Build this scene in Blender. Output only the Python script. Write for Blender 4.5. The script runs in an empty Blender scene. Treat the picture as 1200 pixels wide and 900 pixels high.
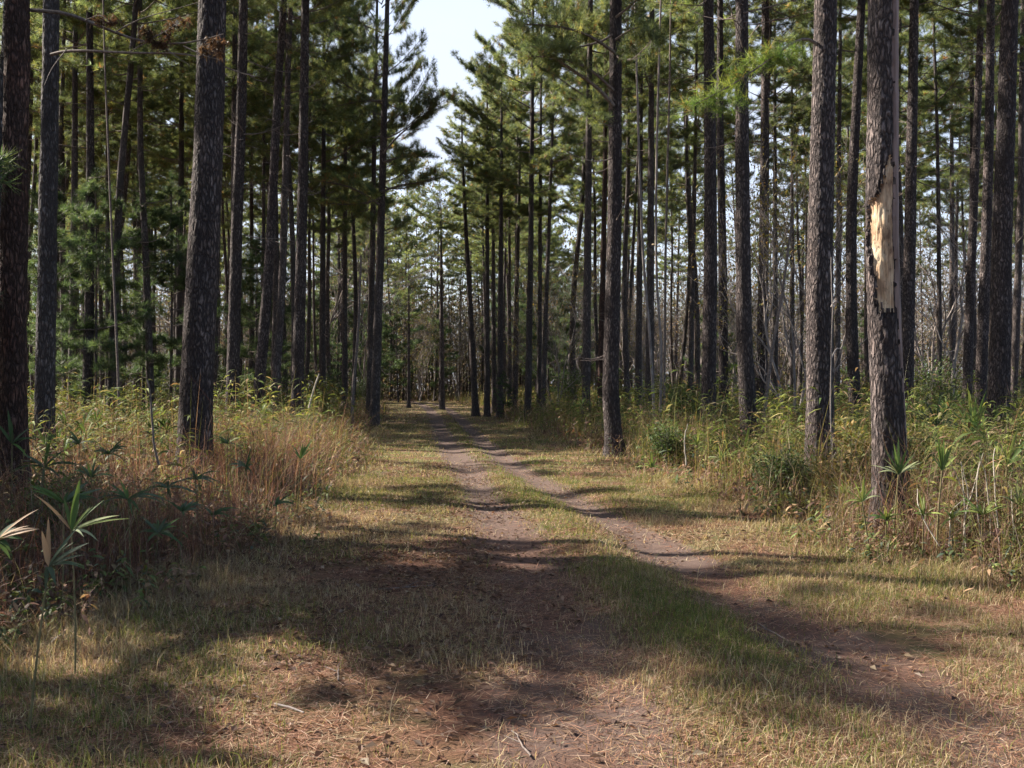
import bpy, math, random
import numpy as np
from mathutils import Vector, noise as mnoise, Matrix

rng = np.random.default_rng(11)
random.seed(11)
R = math.radians
scene = bpy.context.scene
COL = scene.collection

# ------------------------------------------------------------------ camera
F, YH, H = 1150.0, 455.0, 1.65          # focal length in photo pixels, horizon row, eye height
cam_d = bpy.data.cameras.new('camera'); cam = bpy.data.objects.new('camera', cam_d); COL.objects.link(cam)
cam.location = (0, 0, H); cam.rotation_euler = (R(90), 0, 0)
cam_d.sensor_width = 36; cam_d.lens = F / 1200 * 36; cam_d.shift_y = 5 / 1200; cam_d.clip_end = 2000; cam_d.clip_start = 0.05
scene.camera = cam

SUN_EL, SUN_AZ = 39.0, -67.0            # azimuth measured from +Y (view direction), negative = to the left


def at(x, y, d):
    return np.array([(x - 600) * d / F, d, H + (YH - y) * d / F])


# ------------------------------------------------------------------ noise helpers
_L = np.random.default_rng(5).random((256, 256))


def vnoise(x, y):
    x = np.asarray(x, float); y = np.asarray(y, float)
    xi = np.floor(x).astype(int); yi = np.floor(y).astype(int)
    fx = x - xi; fy = y - yi
    fx = fx * fx * (3 - 2 * fx); fy = fy * fy * (3 - 2 * fy)
    a = _L[xi & 255, yi & 255]; b = _L[(xi + 1) & 255, yi & 255]
    c = _L[xi & 255, (yi + 1) & 255]; d = _L[(xi + 1) & 255, (yi + 1) & 255]
    return (a * (1 - fx) + b * fx) * (1 - fy) + (c * (1 - fx) + d * fx) * fy


def fbm(x, y, n=4):
    s = 0; a = .5; t = 0
    for i in range(n):
        s = s + a * vnoise(x * 2 ** i + 17 * i, y * 2 ** i + 31 * i); t += a; a *= .5
    return s / t


def sstep(a, b, x):
    t = np.clip((x - a) / (b - a), 0, 1)
    return t * t * (3 - 2 * t)


# ------------------------------------------------------------------ the track and the lie of the land
_LY = np.array([-20, 4, 4.8, 6.2, 9.25, 12.3, 15.8, 22.3, 34.5, 54, 76, 100, 126, 150, 200, 500.])
_LX = np.array([.42, .40, .38, .34, .13, -.16, -.52, -1.18, -2.45, -4.2, -6.4, -9.2, -13, -20, -48, -300.])
_RY = np.array([-20, 4, 5.05, 6.5, 8.1, 10.8, 14.6, 20, 34.5, 54, 76, 100, 126, 150, 200, 500.])
_RX = np.array([2.4, 2.32, 2.25, 2.02, 1.78, 1.45, .90, .06, -1.3, -2.9, -4.95, -7.7, -11.5, -18.4, -46, -298.])


def _sm(Y, ty, tx):
    Y = np.asarray(Y, float)
    s = np.clip(Y * .07, .3, 6)
    return sum(np.interp(Y + k * s, ty, tx) for k in (-1, -.5, 0, .5, 1)) / 5


def rutL(Y): return _sm(Y, _LY, _LX)
def rutR(Y): return _sm(Y, _RY, _RX)


_VLY = np.array([-20, 4, 6.2, 8.4, 10.3, 16.5, 29, 46, 76, 126, 500.])
_VLX = np.array([-2.9, -2.9, -2.9, -2.8, -2.45, -2.9, -4.1, -6.1, -9.6, -17, -310.])
_VRY = np.array([-20, 4, 8.1, 9.4, 10.5, 13, 18, 25, 42, 76, 126, 500.])
_VRX = np.array([4.2, 4.2, 4.0, 3.45, 3.2, 3.2, 2.7, 1.9, .2, -2.4, -8.6, -290.])


def vergeL(Y): return _sm(Y, _VLY, _VLX)      # where the tall growth begins on either side
def vergeR(Y): return _sm(Y, _VRY, _VRX)


def ruts(X, Y):
    dl = X - rutL(Y); dr = X - rutR(Y)
    wob = (vnoise(X * 1.7 + 9, Y * .9) - .5) * .10
    wl = .34 + .10 * vnoise(Y * .4, 3.3) + .10 * sstep(12, 6, Y)
    wr = .30 + .08 * vnoise(Y * .5, 8.3) + .10 * sstep(12, 6, Y)
    a = np.exp(-((dl + wob) / wl) ** 2); b = np.exp(-((dr + wob) / wr) ** 2)
    return a, b


def gz(X, Y):
    X = np.asarray(X, float); Y = np.asarray(Y, float)
    a, b = ruts(X, Y)
    near = sstep(60, 10, Y)
    z = -.035 * a - .060 * b
    m = (rutL(Y) + rutR(Y)) / 2
    z = z + .035 * np.exp(-((X - m) / .42) ** 2)
    z = z +   .035 * (fbm(X * .45, Y * .45, 3) - .5) + .022 * near * (fbm(X * 2.3, Y * 2.3, 3) - .5)
    z = z + .22 * sstep(.2, 3, vergeL(Y) - X) * vnoise(X * .25 + 4, Y * .25) + .22 * sstep(-.4, 3, X - vergeR(Y)) * vnoise(X * .22 + 9, Y * .22)
    return z


# ------------------------------------------------------------------ mesh building
class MB:
    def __init__(s):
        s.v = []; s.q = []; s.t = []; s.qm = []; s.tm = []; s.c = []; s.n = 0

    def add(s, V, quads=None, tris=None, mat=0, col=(1, 1, 1)):
        V = np.asarray(V, np.float32).reshape(-1, 3)
        s.v.append(V)
        c = np.asarray(col, np.float32)
        s.c.append(np.broadcast_to(c, (len(V), 3)) if c.ndim == 1 else c)
        if quads is not None and len(quads):
            s.q.append(np.asarray(quads, np.int32) + s.n); s.qm.append(np.full(len(quads), mat, np.int32))
        if tris is not None and len(tris):
            s.t.append(np.asarray(tris, np.int32) + s.n); s.tm.append(np.full(len(tris), mat, np.int32))
        s.n += len(V)

    def mesh(s, name, mats, smooth=False):
        me = bpy.data.meshes.new(name)
        V = np.concatenate(s.v); C = np.concatenate(s.c)
        Q = np.concatenate(s.q) if s.q else np.zeros((0, 4), np.int32)
        T = np.concatenate(s.t) if s.t else np.zeros((0, 3), np.int32)
        me.vertices.add(len(V)); me.vertices.foreach_set('co', V.ravel())
        me.loops.add(Q.size + T.size)
        me.loops.foreach_set('vertex_index', np.concatenate([Q.ravel(), T.ravel()]).astype(np.int32))
        me.polygons.add(len(Q) + len(T))
        st = np.concatenate([np.arange(len(Q)) * 4, Q.size + np.arange(len(T)) * 3]).astype(np.int32)
        me.polygons.foreach_set('loop_start', st)
        mi = np.concatenate(s.qm + s.tm) if (s.qm or s.tm) else np.zeros(0, np.int32)
        for m in mats: me.materials.append(m)
        me.polygons.foreach_set('material_index', mi)
        me.update(calc_edges=True)
        me.polygons.foreach_set('use_smooth', np.full(len(me.polygons), smooth))
        ca = me.attributes.new('Col', 'FLOAT_COLOR', 'POINT')
        ca.data.foreach_set('color', np.concatenate([C, np.ones((len(C), 1), np.float32)], 1).astype(np.float32).ravel())
        me.validate()
        return me


def obj(name, me, parent=None, loc=None, label=None):
    o = bpy.data.objects.new(name, me); COL.objects.link(o)
    if parent is not None: o.parent = parent
    if loc is not None: o.location = loc
    if label: o['label'] = label
    return o


def thing(name, label, cat, loc=(0, 0, 0), rotz=0, group=None):
    o = bpy.data.objects.new(name, None); COL.objects.link(o)
    o.empty_display_size = .2
    o.location = loc; o.rotation_euler = (0, 0, rotz)
    o['label'] = label; o['category'] = cat
    if group: o['group'] = group
    return o


def dup(root, loc, rot=(0, 0, 0), scale=(1, 1, 1), label=None, group=None):
    r = root.copy(); COL.objects.link(r)
    r.location = loc; r.rotation_euler = rot; r.scale = scale
    if label: r['label'] = label
    if group: r['group'] = group
    for ch in root.children:
        c = ch.copy(); COL.objects.link(c); c.parent = r
        for g in ch.children:
            k = g.copy(); COL.objects.link(k); k.parent = c
    return r


def tube(P, rad, n=6, cap=False):
    P = np.asarray(P, float); m = len(P)
    rad = np.broadcast_to(np.asarray(rad, float), (m,))
    T = np.gradient(P, axis=0); T /= np.linalg.norm(T, axis=1, keepdims=True) + 1e-9
    ref = np.array([0, 0, 1.]) if abs(T[0, 2]) < .8 else np.array([1., 0, 0])
    U = np.cross(T, ref); U /= np.linalg.norm(U, axis=1, keepdims=True) + 1e-9
    W = np.cross(T, U)
    a = np.arange(n) * 2 * math.pi / n
    V = P[:, None, :] + rad[:, None, None] * (np.cos(a)[None, :, None] * U[:, None, :] + np.sin(a)[None, :, None] * W[:, None, :])
    i, j = np.meshgrid(np.arange(m - 1), np.arange(n), indexing='ij')
    q = np.stack([i * n + j, i * n + (j + 1) % n, (i + 1) * n + (j + 1) % n, (i + 1) * n + j], -1).reshape(-1, 4)
    return V.reshape(-1, 3), q


def unit(v):
    return v / (np.linalg.norm(v, axis=-1, keepdims=True) + 1e-9)


# ------------------------------------------------------------------ materials
def new_mat(name):
    m = bpy.data.materials.new(name); m.use_nodes = True
    nt = m.node_tree; nt.nodes.clear()
    return m, nt, nt.nodes, nt.links


def foliage_mat(name, transl=.35, rough=.55, spec=.25, gain=1.25):
    m, nt, N, L = new_mat(name)
    out = N.new('ShaderNodeOutputMaterial'); at_ = N.new('ShaderNodeAttribute'); at_.attribute_name = 'Col'
    oi = N.new('ShaderNodeObjectInfo')
    mr = N.new('ShaderNodeMapRange'); mr.inputs[3].default_value = .78; mr.inputs[4].default_value = 1.22
    L.new(oi.outputs['Random'], mr.inputs[0])
    mul = N.new('ShaderNodeVectorMath'); mul.operation = 'SCALE'
    L.new(at_.outputs['Color'], mul.inputs[0]); L.new(mr.outputs[0], mul.inputs['Scale'])
    p = N.new('ShaderNodeBsdfPrincipled'); p.inputs['Roughness'].default_value = rough
    p.inputs['Specular IOR Level'].default_value = spec
    L.new(mul.outputs[0], p.inputs['Base Color'])
    tr = N.new('ShaderNodeBsdfTranslucent')
    g = N.new('ShaderNodeVectorMath'); g.operation = 'MULTIPLY'; g.inputs[1].default_value = (gain * 1.08, gain, gain * .68)
    L.new(mul.outputs[0], g.inputs[0]); L.new(g.outputs[0], tr.inputs['Color'])
    mx = N.new('ShaderNodeMixShader'); mx.inputs[0].default_value = transl
    L.new(p.outputs[0], mx.inputs[1]); L.new(tr.outputs[0], mx.inputs[2]); L.new(mx.outputs[0], out.inputs[0])
    return m


def bark_mat(name, plate=(.098, .081, .078), crack=(.028, .023, .024), warm=(.092, .064, .055), scale=21, zs=.30, bump=1.0, warm_amt=.5):
    m, nt, N, L = new_mat(name)
    out = N.new('ShaderNodeOutputMaterial'); p = N.new('ShaderNodeBsdfPrincipled')
    p.inputs['Roughness'].default_value = .9; p.inputs['Specular IOR Level'].default_value = .15
    tc = N.new('ShaderNodeTexCoord'); mp = N.new('ShaderNodeMapping'); mp.inputs['Scale'].default_value = (1, 1, zs)
    L.new(tc.outputs['Object'], mp.inputs[0])
    dn = N.new('ShaderNodeTexNoise'); dn.inputs['Scale'].default_value = 16; dn.inputs['Detail'].default_value = 6
    L.new(mp.outputs[0], dn.inputs['Vector'])
    add = N.new('ShaderNodeVectorMath'); add.operation = 'MULTIPLY_ADD'; add.inputs[1].default_value = (.10, .10, .10)
    L.new(dn.outputs['Color'], add.inputs[0]); L.new(mp.outputs[0], add.inputs[2])
    vo = N.new('ShaderNodeTexVoronoi'); vo.feature = 'DISTANCE_TO_EDGE'; vo.inputs['Scale'].default_value = scale
    L.new(add.outputs[0], vo.inputs['Vector'])
    cr = N.new('ShaderNodeValToRGB'); cr.color_ramp.elements[0].position = .0; cr.color_ramp.elements[1].position = .30
    cr.color_ramp.elements[0].color = (0, 0, 0, 1); cr.color_ramp.elements[1].color = (1, 1, 1, 1)
    L.new(vo.outputs['Distance'], cr.inputs[0])
    vc = N.new('ShaderNodeTexVoronoi'); vc.feature = 'F1'; vc.inputs['Scale'].default_value = scale; L.new(add.outputs[0], vc.inputs['Vector'])
    vs_ = N.new('ShaderNodeSeparateColor'); L.new(vc.outputs['Color'], vs_.inputs[0])
    rv = N.new('ShaderNodeMapRange'); rv.inputs[3].default_value = .68; rv.inputs[4].default_value = 1.35; L.new(vs_.outputs[0], rv.inputs[0])
    n1 = N.new('ShaderNodeTexNoise'); n1.inputs['Scale'].default_value = 2.2; n1.inputs['Detail'].default_value = 4
    L.new(tc.outputs['Object'], n1.inputs['Vector'])
    n2 = N.new('ShaderNodeTexNoise'); n2.inputs['Scale'].default_value = 55; n2.inputs['Detail'].default_value = 4
    L.new(mp.outputs[0], n2.inputs['Vector'])
    r1 = N.new('ShaderNodeMapRange'); r1.inputs[1].default_value = .4; r1.inputs[2].default_value = .65; r1.inputs[4].default_value = warm_amt
    L.new(n1.outputs['Fac'], r1.inputs[0])
    mixw = N.new('ShaderNodeMix'); mixw.data_type = 'RGBA'; mixw.inputs[6].default_value = (*plate, 1); mixw.inputs[7].default_value = (*warm, 1)
    L.new(r1.outputs[0], mixw.inputs[0])
    mul = N.new('ShaderNodeMix'); mul.data_type = 'RGBA'; mul.blend_type = 'MULTIPLY'; mul.inputs[0].default_value = 1
    r2 = N.new('ShaderNodeMapRange'); r2.inputs[1].default_value = .25; r2.inputs[2].default_value = .75; r2.inputs[3].default_value = .40; r2.inputs[4].default_value = 1.65
    L.new(n2.outputs['Fac'], r2.inputs[0])
    L.new(mixw.outputs[2], mul.inputs[6]); L.new(r2.outputs[0], mul.inputs[7])
    n4 = N.new('ShaderNodeTexNoise'); n4.inputs['Scale'].default_value = 3.5; n4.inputs['Detail'].default_value = 5; L.new(mp.outputs[0], n4.inputs['Vector'])
    r4 = N.new('ShaderNodeMapRange'); r4.inputs[1].default_value = .3; r4.inputs[2].default_value = .7; r4.inputs[3].default_value = .6; r4.inputs[4].default_value = 1.5; L.new(n4.outputs['Fac'], r4.inputs[0])
    mu2 = N.new('ShaderNodeVectorMath'); mu2.operation = 'SCALE'; mu3 = N.new('ShaderNodeVectorMath'); mu3.operation = 'SCALE'; L.new(mul.outputs[2], mu3.inputs[0]); L.new(rv.outputs[0], mu3.inputs['Scale']); L.new(mu3.outputs[0], mu2.inputs[0]); L.new(r4.outputs[0], mu2.inputs['Scale'])
    oi = N.new('ShaderNodeObjectInfo'); r3 = N.new('ShaderNodeMapRange'); r3.inputs[3].default_value = .75; r3.inputs[4].default_value = 1.25
    L.new(oi.outputs['Random'], r3.inputs[0])
    sc = N.new('ShaderNodeVectorMath'); sc.operation = 'SCALE'; L.new(mu2.outputs[0], sc.inputs[0]); L.new(r3.outputs[0], sc.inputs['Scale'])
    mixc = N.new('ShaderNodeMix'); mixc.data_type = 'RGBA'; mixc.inputs[6].default_value = (*crack, 1)
    L.new(cr.outputs[0], mixc.inputs[0]); L.new(sc.outputs[0], mixc.inputs[7])
    L.new(mixc.outputs[2], p.inputs['Base Color'])
    ad = N.new('ShaderNodeMath'); ad.operation = 'MULTIPLY_ADD'; ad.inputs[1].default_value = .35
    L.new(n2.outputs['Fac'], ad.inputs[0]); L.new(cr.outputs[0], ad.inputs[2])
    bp = N.new('ShaderNodeBump'); bp.inputs['Strength'].default_value = bump; bp.inputs['Distance'].default_value = .035
    L.new(ad.outputs[0], bp.inputs['Height']); L.new(bp.outputs[0], p.inputs['Normal'])
    L.new(p.outputs[0], out.inputs[0])
    return m


def simple_mat(name, c1, c2, scale=8, rough=.8, zs=1.0, bump=.4, dist=.01):
    m, nt, N, L = new_mat(name)
    out = N.new('ShaderNodeOutputMaterial'); p = N.new('ShaderNodeBsdfPrincipled'); p.inputs['Roughness'].default_value = rough
    p.inputs['Specular IOR Level'].default_value = .2
    tc = N.new('ShaderNodeTexCoord'); mp = N.new('ShaderNodeMapping'); mp.inputs['Scale'].default_value = (1, 1, zs)
    L.new(tc.outputs['Object'], mp.inputs[0])
    n = N.new('ShaderNodeTexNoise'); n.inputs['Scale'].default_value = scale; n.inputs['Detail'].default_value = 6
    L.new(mp.outputs[0], n.inputs['Vector'])
    r = N.new('ShaderNodeValToRGB'); r.color_ramp.elements[0].position = .32; r.color_ramp.elements[1].position = .68
    r.color_ramp.elements[0].color = (*c1, 1); r.color_ramp.elements[1].color = (*c2, 1)
    L.new(n.outputs['Fac'], r.inputs[0]); L.new(r.outputs[0], p.inputs['Base Color'])
    b = N.new('ShaderNodeBump'); b.inputs['Strength'].default_value = bump; b.inputs['Distance'].default_value = dist
    L.new(n.outputs['Fac'], b.inputs['Height']); L.new(b.outputs[0], p.inputs['Normal'])
    L.new(p.outputs[0], out.inputs[0])
    return m


def ground_mat():
    m, nt, N, L = new_mat('forest_floor')
    out = N.new('ShaderNodeOutputMaterial'); p = N.new('ShaderNodeBsdfPrincipled'); p.inputs['Roughness'].default_value = .95
    p.inputs['Specular IOR Level'].default_value = .1
    tc = N.new('ShaderNodeTexCoord')

    def noise(sc, det=5, rough=.6, vec=None):
        n = N.new('ShaderNodeTexNoise'); n.inputs['Scale'].default_value = sc; n.inputs['Detail'].default_value = det
        n.inputs['Roughness'].default_value = rough; L.new(vec or tc.outputs['Object'], n.inputs['Vector']); return n

    def ramp(src, p0, p1, c0, c1):
        r = N.new('ShaderNodeValToRGB'); r.color_ramp.elements[0].position = p0; r.color_ramp.elements[1].position = p1
        r.color_ramp.elements[0].color = (*c0, 1); r.color_ramp.elements[1].color = (*c1, 1); L.new(src, r.inputs[0]); return r.outputs[0]

    def mix(f, a, b):
        x = N.new('ShaderNodeMix'); x.data_type = 'RGBA'; L.new(f, x.inputs[0]); L.new(a, x.inputs[6]); L.new(b, x.inputs[7]); return x.outputs[2]
    fine = noise(60, 8, .75); mid = noise(9, 6, .65); big = noise(1.1, 4, .6)
    soil = ramp(fine.outputs['Fac'], .3, .7, (.044, .030, .026), (.125, .088, .074))
    litter = ramp(fine.outputs['Fac'], .3, .72, (.034, .018, .013), (.165, .082, .052))
    grass = ramp(mid.outputs['Fac'], .32, .7, (.065, .055, .028), (.11, .115, .042))
    f1 = ramp(big.outputs['Fac'], .42, .58, (0, 0, 0), (1, 1, 1))
    base = mix(f1, litter, grass)
    ar = N.new('ShaderNodeAttribute'); ar.attribute_name = 'Col'
    sep = N.new('ShaderNodeSeparateColor'); L.new(ar.outputs['Color'], sep.inputs[0])
    # break the edge of the ruts up with noise
    ma = N.new('ShaderNodeMath'); ma.operation = 'MULTIPLY_ADD'; ma.inputs[1].default_value = .9
    L.new(mid.outputs['Fac'], ma.inputs[0]); L.new(sep.outputs[0], ma.inputs[2])
    rr = N.new('ShaderNodeMapRange'); rr.inputs[1].default_value = .70; rr.inputs[2].default_value = .98; L.new(ma.outputs[0], rr.inputs[0])
    c = mix(rr.outputs[0], base, soil)
    c = mix(sep.outputs[1], c, litter)
    L.new(c, p.inputs['Base Color'])
    b = N.new('ShaderNodeBump'); b.inputs['Strength'].default_value = .8; b.inputs['Distance'].default_value = .02
    ad = N.new('ShaderNodeMath'); ad.operation = 'ADD'; L.new(fine.outputs['Fac'], ad.inputs[0]); L.new(mid.outputs['Fac'], ad.inputs[1])
    L.new(ad.outputs[0], b.inputs['Height']); L.new(b.outputs[0], p.inputs['Normal'])
    L.new(p.outputs[0], out.inputs[0])
    return m


M_needle = foliage_mat('pine_needles', .5, .5, .3, 1.8)
M_grass = foliage_mat('grass_blades', .35, .7, .12)
M_leaf = foliage_mat('broad_leaves', .3, .6, .15)
M_bark = bark_mat('pine_bark')
M_bark_far = bark_mat('pine_bark_far', plate=(.085, .071, .069), crack=(.04, .034, .033), scale=17, bump=.6)
M_bark_grey = bark_mat('pine_bark_grey', plate=(.105, .096, .097), crack=(.04, .036, .038), warm=(.12, .10, .095), scale=19, warm_amt=.3)
M_bark_red = bark_mat('pine_bark_red', plate=(.075, .048, .040), crack=(.03, .02, .018), warm=(.10, .05, .038), warm_amt=.8)
M_twig = simple_mat('grey_twig_bark', (.11, .09, .085), (.24, .21, .195), 14, .85, .4)
M_limb = simple_mat('pine_limb_bark', (.07, .055, .05), (.17, .14, .125), 20, .9, 1)
def wood_mat():
    m, nt, N, L = new_mat('exposed_wood')
    out = N.new('ShaderNodeOutputMaterial'); p = N.new('ShaderNodeBsdfPrincipled'); p.inputs['Roughness'].default_value = .8; p.inputs['Specular IOR Level'].default_value = .2
    tc = N.new('ShaderNodeTexCoord')

    def nz(sc, zs, det):
        mp = N.new('ShaderNodeMapping'); mp.inputs['Scale'].default_value = (1, 1, zs); L.new(tc.outputs['Object'], mp.inputs[0])
        n = N.new('ShaderNodeTexNoise'); n.inputs['Scale'].default_value = sc; n.inputs['Detail'].default_value = det; L.new(mp.outputs[0], n.inputs['Vector']); return n.outputs['Fac']
    blot = nz(7, .55, 4); grain = nz(90, .05, 5); spots = nz(26, .5, 3)
    r = N.new('ShaderNodeValToRGB'); e = r.color_ramp.elements; e[0].position = .30; e[0].color = (.15, .085, .055, 1); e[1].position = .72; e[1].color = (.60, .48, .34, 1)
    k = e.new(.45); k.color = (.40, .27, .17, 1); L.new(blot, r.inputs[0])
    g = N.new('ShaderNodeMapRange'); g.inputs[1].default_value = .3; g.inputs[2].default_value = .7; g.inputs[3].default_value = .55; g.inputs[4].default_value = 1.2; L.new(grain, g.inputs[0])
    d = N.new('ShaderNodeMapRange'); d.inputs[1].default_value = .28; d.inputs[2].default_value = .42; d.inputs[3].default_value = .35; d.inputs[4].default_value = 1; L.new(spots, d.inputs[0])
    mm = N.new('ShaderNodeMath'); mm.operation = 'MULTIPLY'; L.new(g.outputs[0], mm.inputs[0]); L.new(d.outputs[0], mm.inputs[1])
    v = N.new('ShaderNodeVectorMath'); v.operation = 'SCALE'; L.new(r.outputs[0], v.inputs[0]); L.new(mm.outputs[0], v.inputs['Scale']); L.new(v.outputs[0], p.inputs['Base Color'])
    b = N.new('ShaderNodeBump'); b.inputs['Strength'].default_value = .9; b.inputs['Distance'].default_value = .012; L.new(mm.outputs[0], b.inputs['Height']); L.new(b.outputs[0], p.inputs['Normal'])
    L.new(p.outputs[0], out.inputs[0]); return m


M_wood = wood_mat()
M_strip = simple_mat('weathered_wood', (.12, .085, .075), (.24, .18, .165), 22, .85, .08, .7, .01)
M_stalk = simple_mat('green_brown_stalk', (.07, .065, .03), (.16, .13, .065), 25, .8)
M_pale = simple_mat('bleached_stalk', (.20, .17, .14), (.40, .36, .30), 25, .8, .3)
M_ground = ground_mat()


# ------------------------------------------------------------------ ground and track
def ground_attr(X, Y, Vn):
    a, b = ruts(X, Y)
    rut = np.clip(a + b, 0, 1)
    # brown leaf litter: in the woods, and the dark leafy patch beside the track
    lit = .8 * sstep(.35, .7, fbm(X * 1.3, Y * 1.3, 3)) * sstep(13, 8, Y); lit = np.maximum(lit, 0); lit = np.maximum(lit, 0)
    lit = np.maximum(lit, np.maximum(sstep(-.3, .8, vergeL(Y) - X), sstep(-.3, .8, X - vergeR(Y))) * .85)
    patch = np.exp(-((X + 1.0) / 1.25) ** 2 - ((Y - 8.3) / 3.0) ** 2) * 1.25
    lit = np.maximum(lit, np.clip(patch * (.3 + vnoise(X * 3, Y * 3)), 0, 1))
    return np.stack([rut, lit, 0 * rut], -1)


def axis_lines(lo, hi, d0, far_lo, far_hi, k=1.13):
    a = list(np.arange(lo, hi, d0))
    x = hi; s = d0
    while x < far_hi:
        a.append(x); s *= k; x += s
    a.append(far_hi)
    x = lo; s = d0; b = []
    while x > far_lo:
        s *= k; x -= s; b.append(x)
    return np.array(b[::-1] + a)


gx = axis_lines(-5, 6, .075, -420, 420, 1.10); gy = axis_lines(3, 18, .075, -60, 620, 1.035)
GX, GY = np.meshgrid(gx, gy, indexing='ij')
mid = (rutL(GY) + rutR(GY)) / 2
Z = gz(GX, GY) - .12 * sstep(2.2, 1.7, np.abs(GX - mid)) * sstep(130, 120, GY)
Vg = np.stack([GX, GY, Z], -1).reshape(-1, 3)
nx, ny = len(gx), len(gy)
ii, jj = np.meshgrid(np.arange(nx - 1), np.arange(ny - 1), indexing='ij')
q = np.stack([ii * ny + jj, (ii + 1) * ny + jj, (ii + 1) * ny + jj + 1, ii * ny + jj + 1], -1).reshape(-1, 4)
mb = MB(); mb.add(Vg, q, col=ground_attr(GX.ravel(), GY.ravel(), None))
g = obj('ground', mb.mesh('ground', [M_ground], True)); g['kind'] = 'structure'
# the track itself: one sheet a few millimetres above, following the two ruts
ty = axis_lines(2.2, 18, .07, 1.5, 124, 1.03); to = np.arange(-2.3, 2.301, .07)
TY, TO = np.meshgrid(ty, to, indexing='ij'); TX = (rutL(TY) + rutR(TY)) / 2 + TO
edge = sstep(2.3, 2.05, np.abs(TO))
TZ = gz(TX, TY) + .006 - .05 * (1 - edge)
mb = MB(); n = len(to)
ii, jj = np.meshgrid(np.arange(len(ty) - 1), np.arange(n - 1), indexing='ij')
q = np.stack([ii * n + jj, ii * n + jj + 1, (ii + 1) * n + jj + 1, (ii + 1) * n + jj], -1).reshape(-1, 4)
mb.add(np.stack([TX, TY, TZ], -1).reshape(-1, 3), q, col=ground_attr(TX.ravel(), TY.ravel(), None))
g = obj('dirt_track', mb.mesh('dirt_track', [M_ground], True)); g['kind'] = 'structure'


# ------------------------------------------------------------------ blades (short grass, tall grass, straw)
def blades(mb, P, h, az, lean, w, col, seg=2, curl=1.0):
    """P (N,3) feet; h heights; lean 0..1.2; w widths; col (N,3)"""
    N = len(P)
    if N == 0: return
    d = np.stack([np.cos(az), np.sin(az), 0 * az], -1)
    sa = az + math.pi / 2 + rng.normal(0, .6, N)
    s = np.stack([np.cos(sa), np.sin(sa), 0 * az], -1) * w[:, None] * .5
    cols = []; vs = []
    for k in range(seg):
        t = k / seg
        c = P + d * (lean * h * t ** (1 + curl))[:, None]; c[:, 2] += h * (t - .28 * lean * t * t)
        f = 1 - .55 * t
        vs += [c - s * f, c + s * f]
    c = P + d * (lean * h)[:, None]; c[:, 2] += h * (1 - .28 * lean)
    vs.append(c)
    V = np.stack(vs, 1).reshape(-1, 3); k = 2 * seg + 1
    b = np.arange(N)[:, None] * k
    Q = [b + np.array([[2 * i, 2 * i + 1, 2 * i + 3, 2 * i + 2]]) for i in range(seg - 1)]
    T = b + np.array([[2 * seg - 2, 2 * seg - 1, 2 * seg]])
    mb.add(V, np.concatenate(Q) if Q else None, T, col=np.repeat(col, k, 0))


def palette(N, cols, wts):
    cols = np.array(cols); i = rng.choice(len(cols), N, p=np.array(wts) / np.sum(wts))
    c = cols[i] * rng.uniform(.7, 1.3, (N, 1)) * rng.uniform(.92, 1.08, (N, 3))
    return c


def wedge(N, y0, y1, margin=3.4):
    """random points inside the camera's wedge between two distances"""
    ym = .62 * y1 + .38 * y0; N = int(N * (.535 * ym + margin) / (.535 * ym + 1.0))
    u = rng.random(N)
    Y = np.sqrt(y0 ** 2 + u * (y1 ** 2 - y0 ** 2))
    X = (rng.random(N) * 2 - 1) * (.535 * Y + margin)
    return X, Y


# short grass of the open strip
mb = MB()
for (y0, y1, N, wid, hh, seg) in ((3.4, 9, 300000, .0042, 1.0, 2), (9, 18, 260000, .008, 1.05, 1), (18, 45, 230000, .016, 1.15, 1), (45, 125, 90000, .04, 1.4, 1)):
    X, Y = wedge(N, y0, y1); N = len(X)
    vl, vr = vergeL(Y), vergeR(Y)
    open_ = sstep(-.9, .2, X - vl) * sstep(-.9, .2, vr - X)
    a, b = ruts(X, Y)
    n1 = fbm(X * .8, Y * .8, 3); n2 = fbm(X * 3.1 + 40, Y * 3.1, 2)
    patch = np.exp(-((X + 1.0) / 1.2) ** 2 - ((Y - 8.3) / 2.8) ** 2)
    m = (rutL(Y) + rutR(Y)) / 2
    median = np.exp(-((X - m) / .5) ** 2)
    dens = open_ * (1 - (.97 - .08 * sstep(8, 5, Y)) * np.clip((a + b) * 1.15, 0, 1)) * sstep(.26, .60, .6 * n1 + .4 * n2 + .20 * median + .08 * sstep(11, 18, Y)) * (1 - .75 * patch)
    k = rng.random(N) < dens
    X, Y, n1, n2, median = X[k], Y[k], n1[k], n2[k], median[k]
    N = len(X)
    gfrac = np.clip(sstep(.40, .62, fbm(X * .6 + 70, Y * .6 + 20, 3)) * .50 + .42 * median + .18 * sstep(10, 18, Y), .05, .92)
    green = palette(N, [(.085, .110, .028), (.125, .140, .036), (.165, .165, .048), (.060, .082, .03)], [3, 3, 2, 2])
    straw = palette(N, [(.24, .19, .115), (.34, .28, .175), (.17, .115, .075), (.12, .078, .055)], [3, 3, 3, 2])
    isg = (rng.random(N) < gfrac)[:, None]
    col = np.where(isg, green, straw)
    h = rng.gamma(4, .25, N) * (.030 + .045 * n2 + .05 * sstep(-.6, .3, np.maximum(vergeL(Y) - X, X - vergeR(Y)))) * hh
    z = gz(X, Y)
    blades(mb, np.stack([X, Y, z], -1), h, rng.uniform(0, 6.283, N), rng.gamma(2.5, .3, N).clip(.1, 2.2), np.full(N, wid) * rng.uniform(.7, 1.4, N), col, seg)
g = obj('short_grass', mb.mesh('short_grass', [M_grass])); g['kind'] = 'stuff'
g['label'] = 'short green and straw coloured grass along the track'; g['category'] = 'grass'

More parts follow.
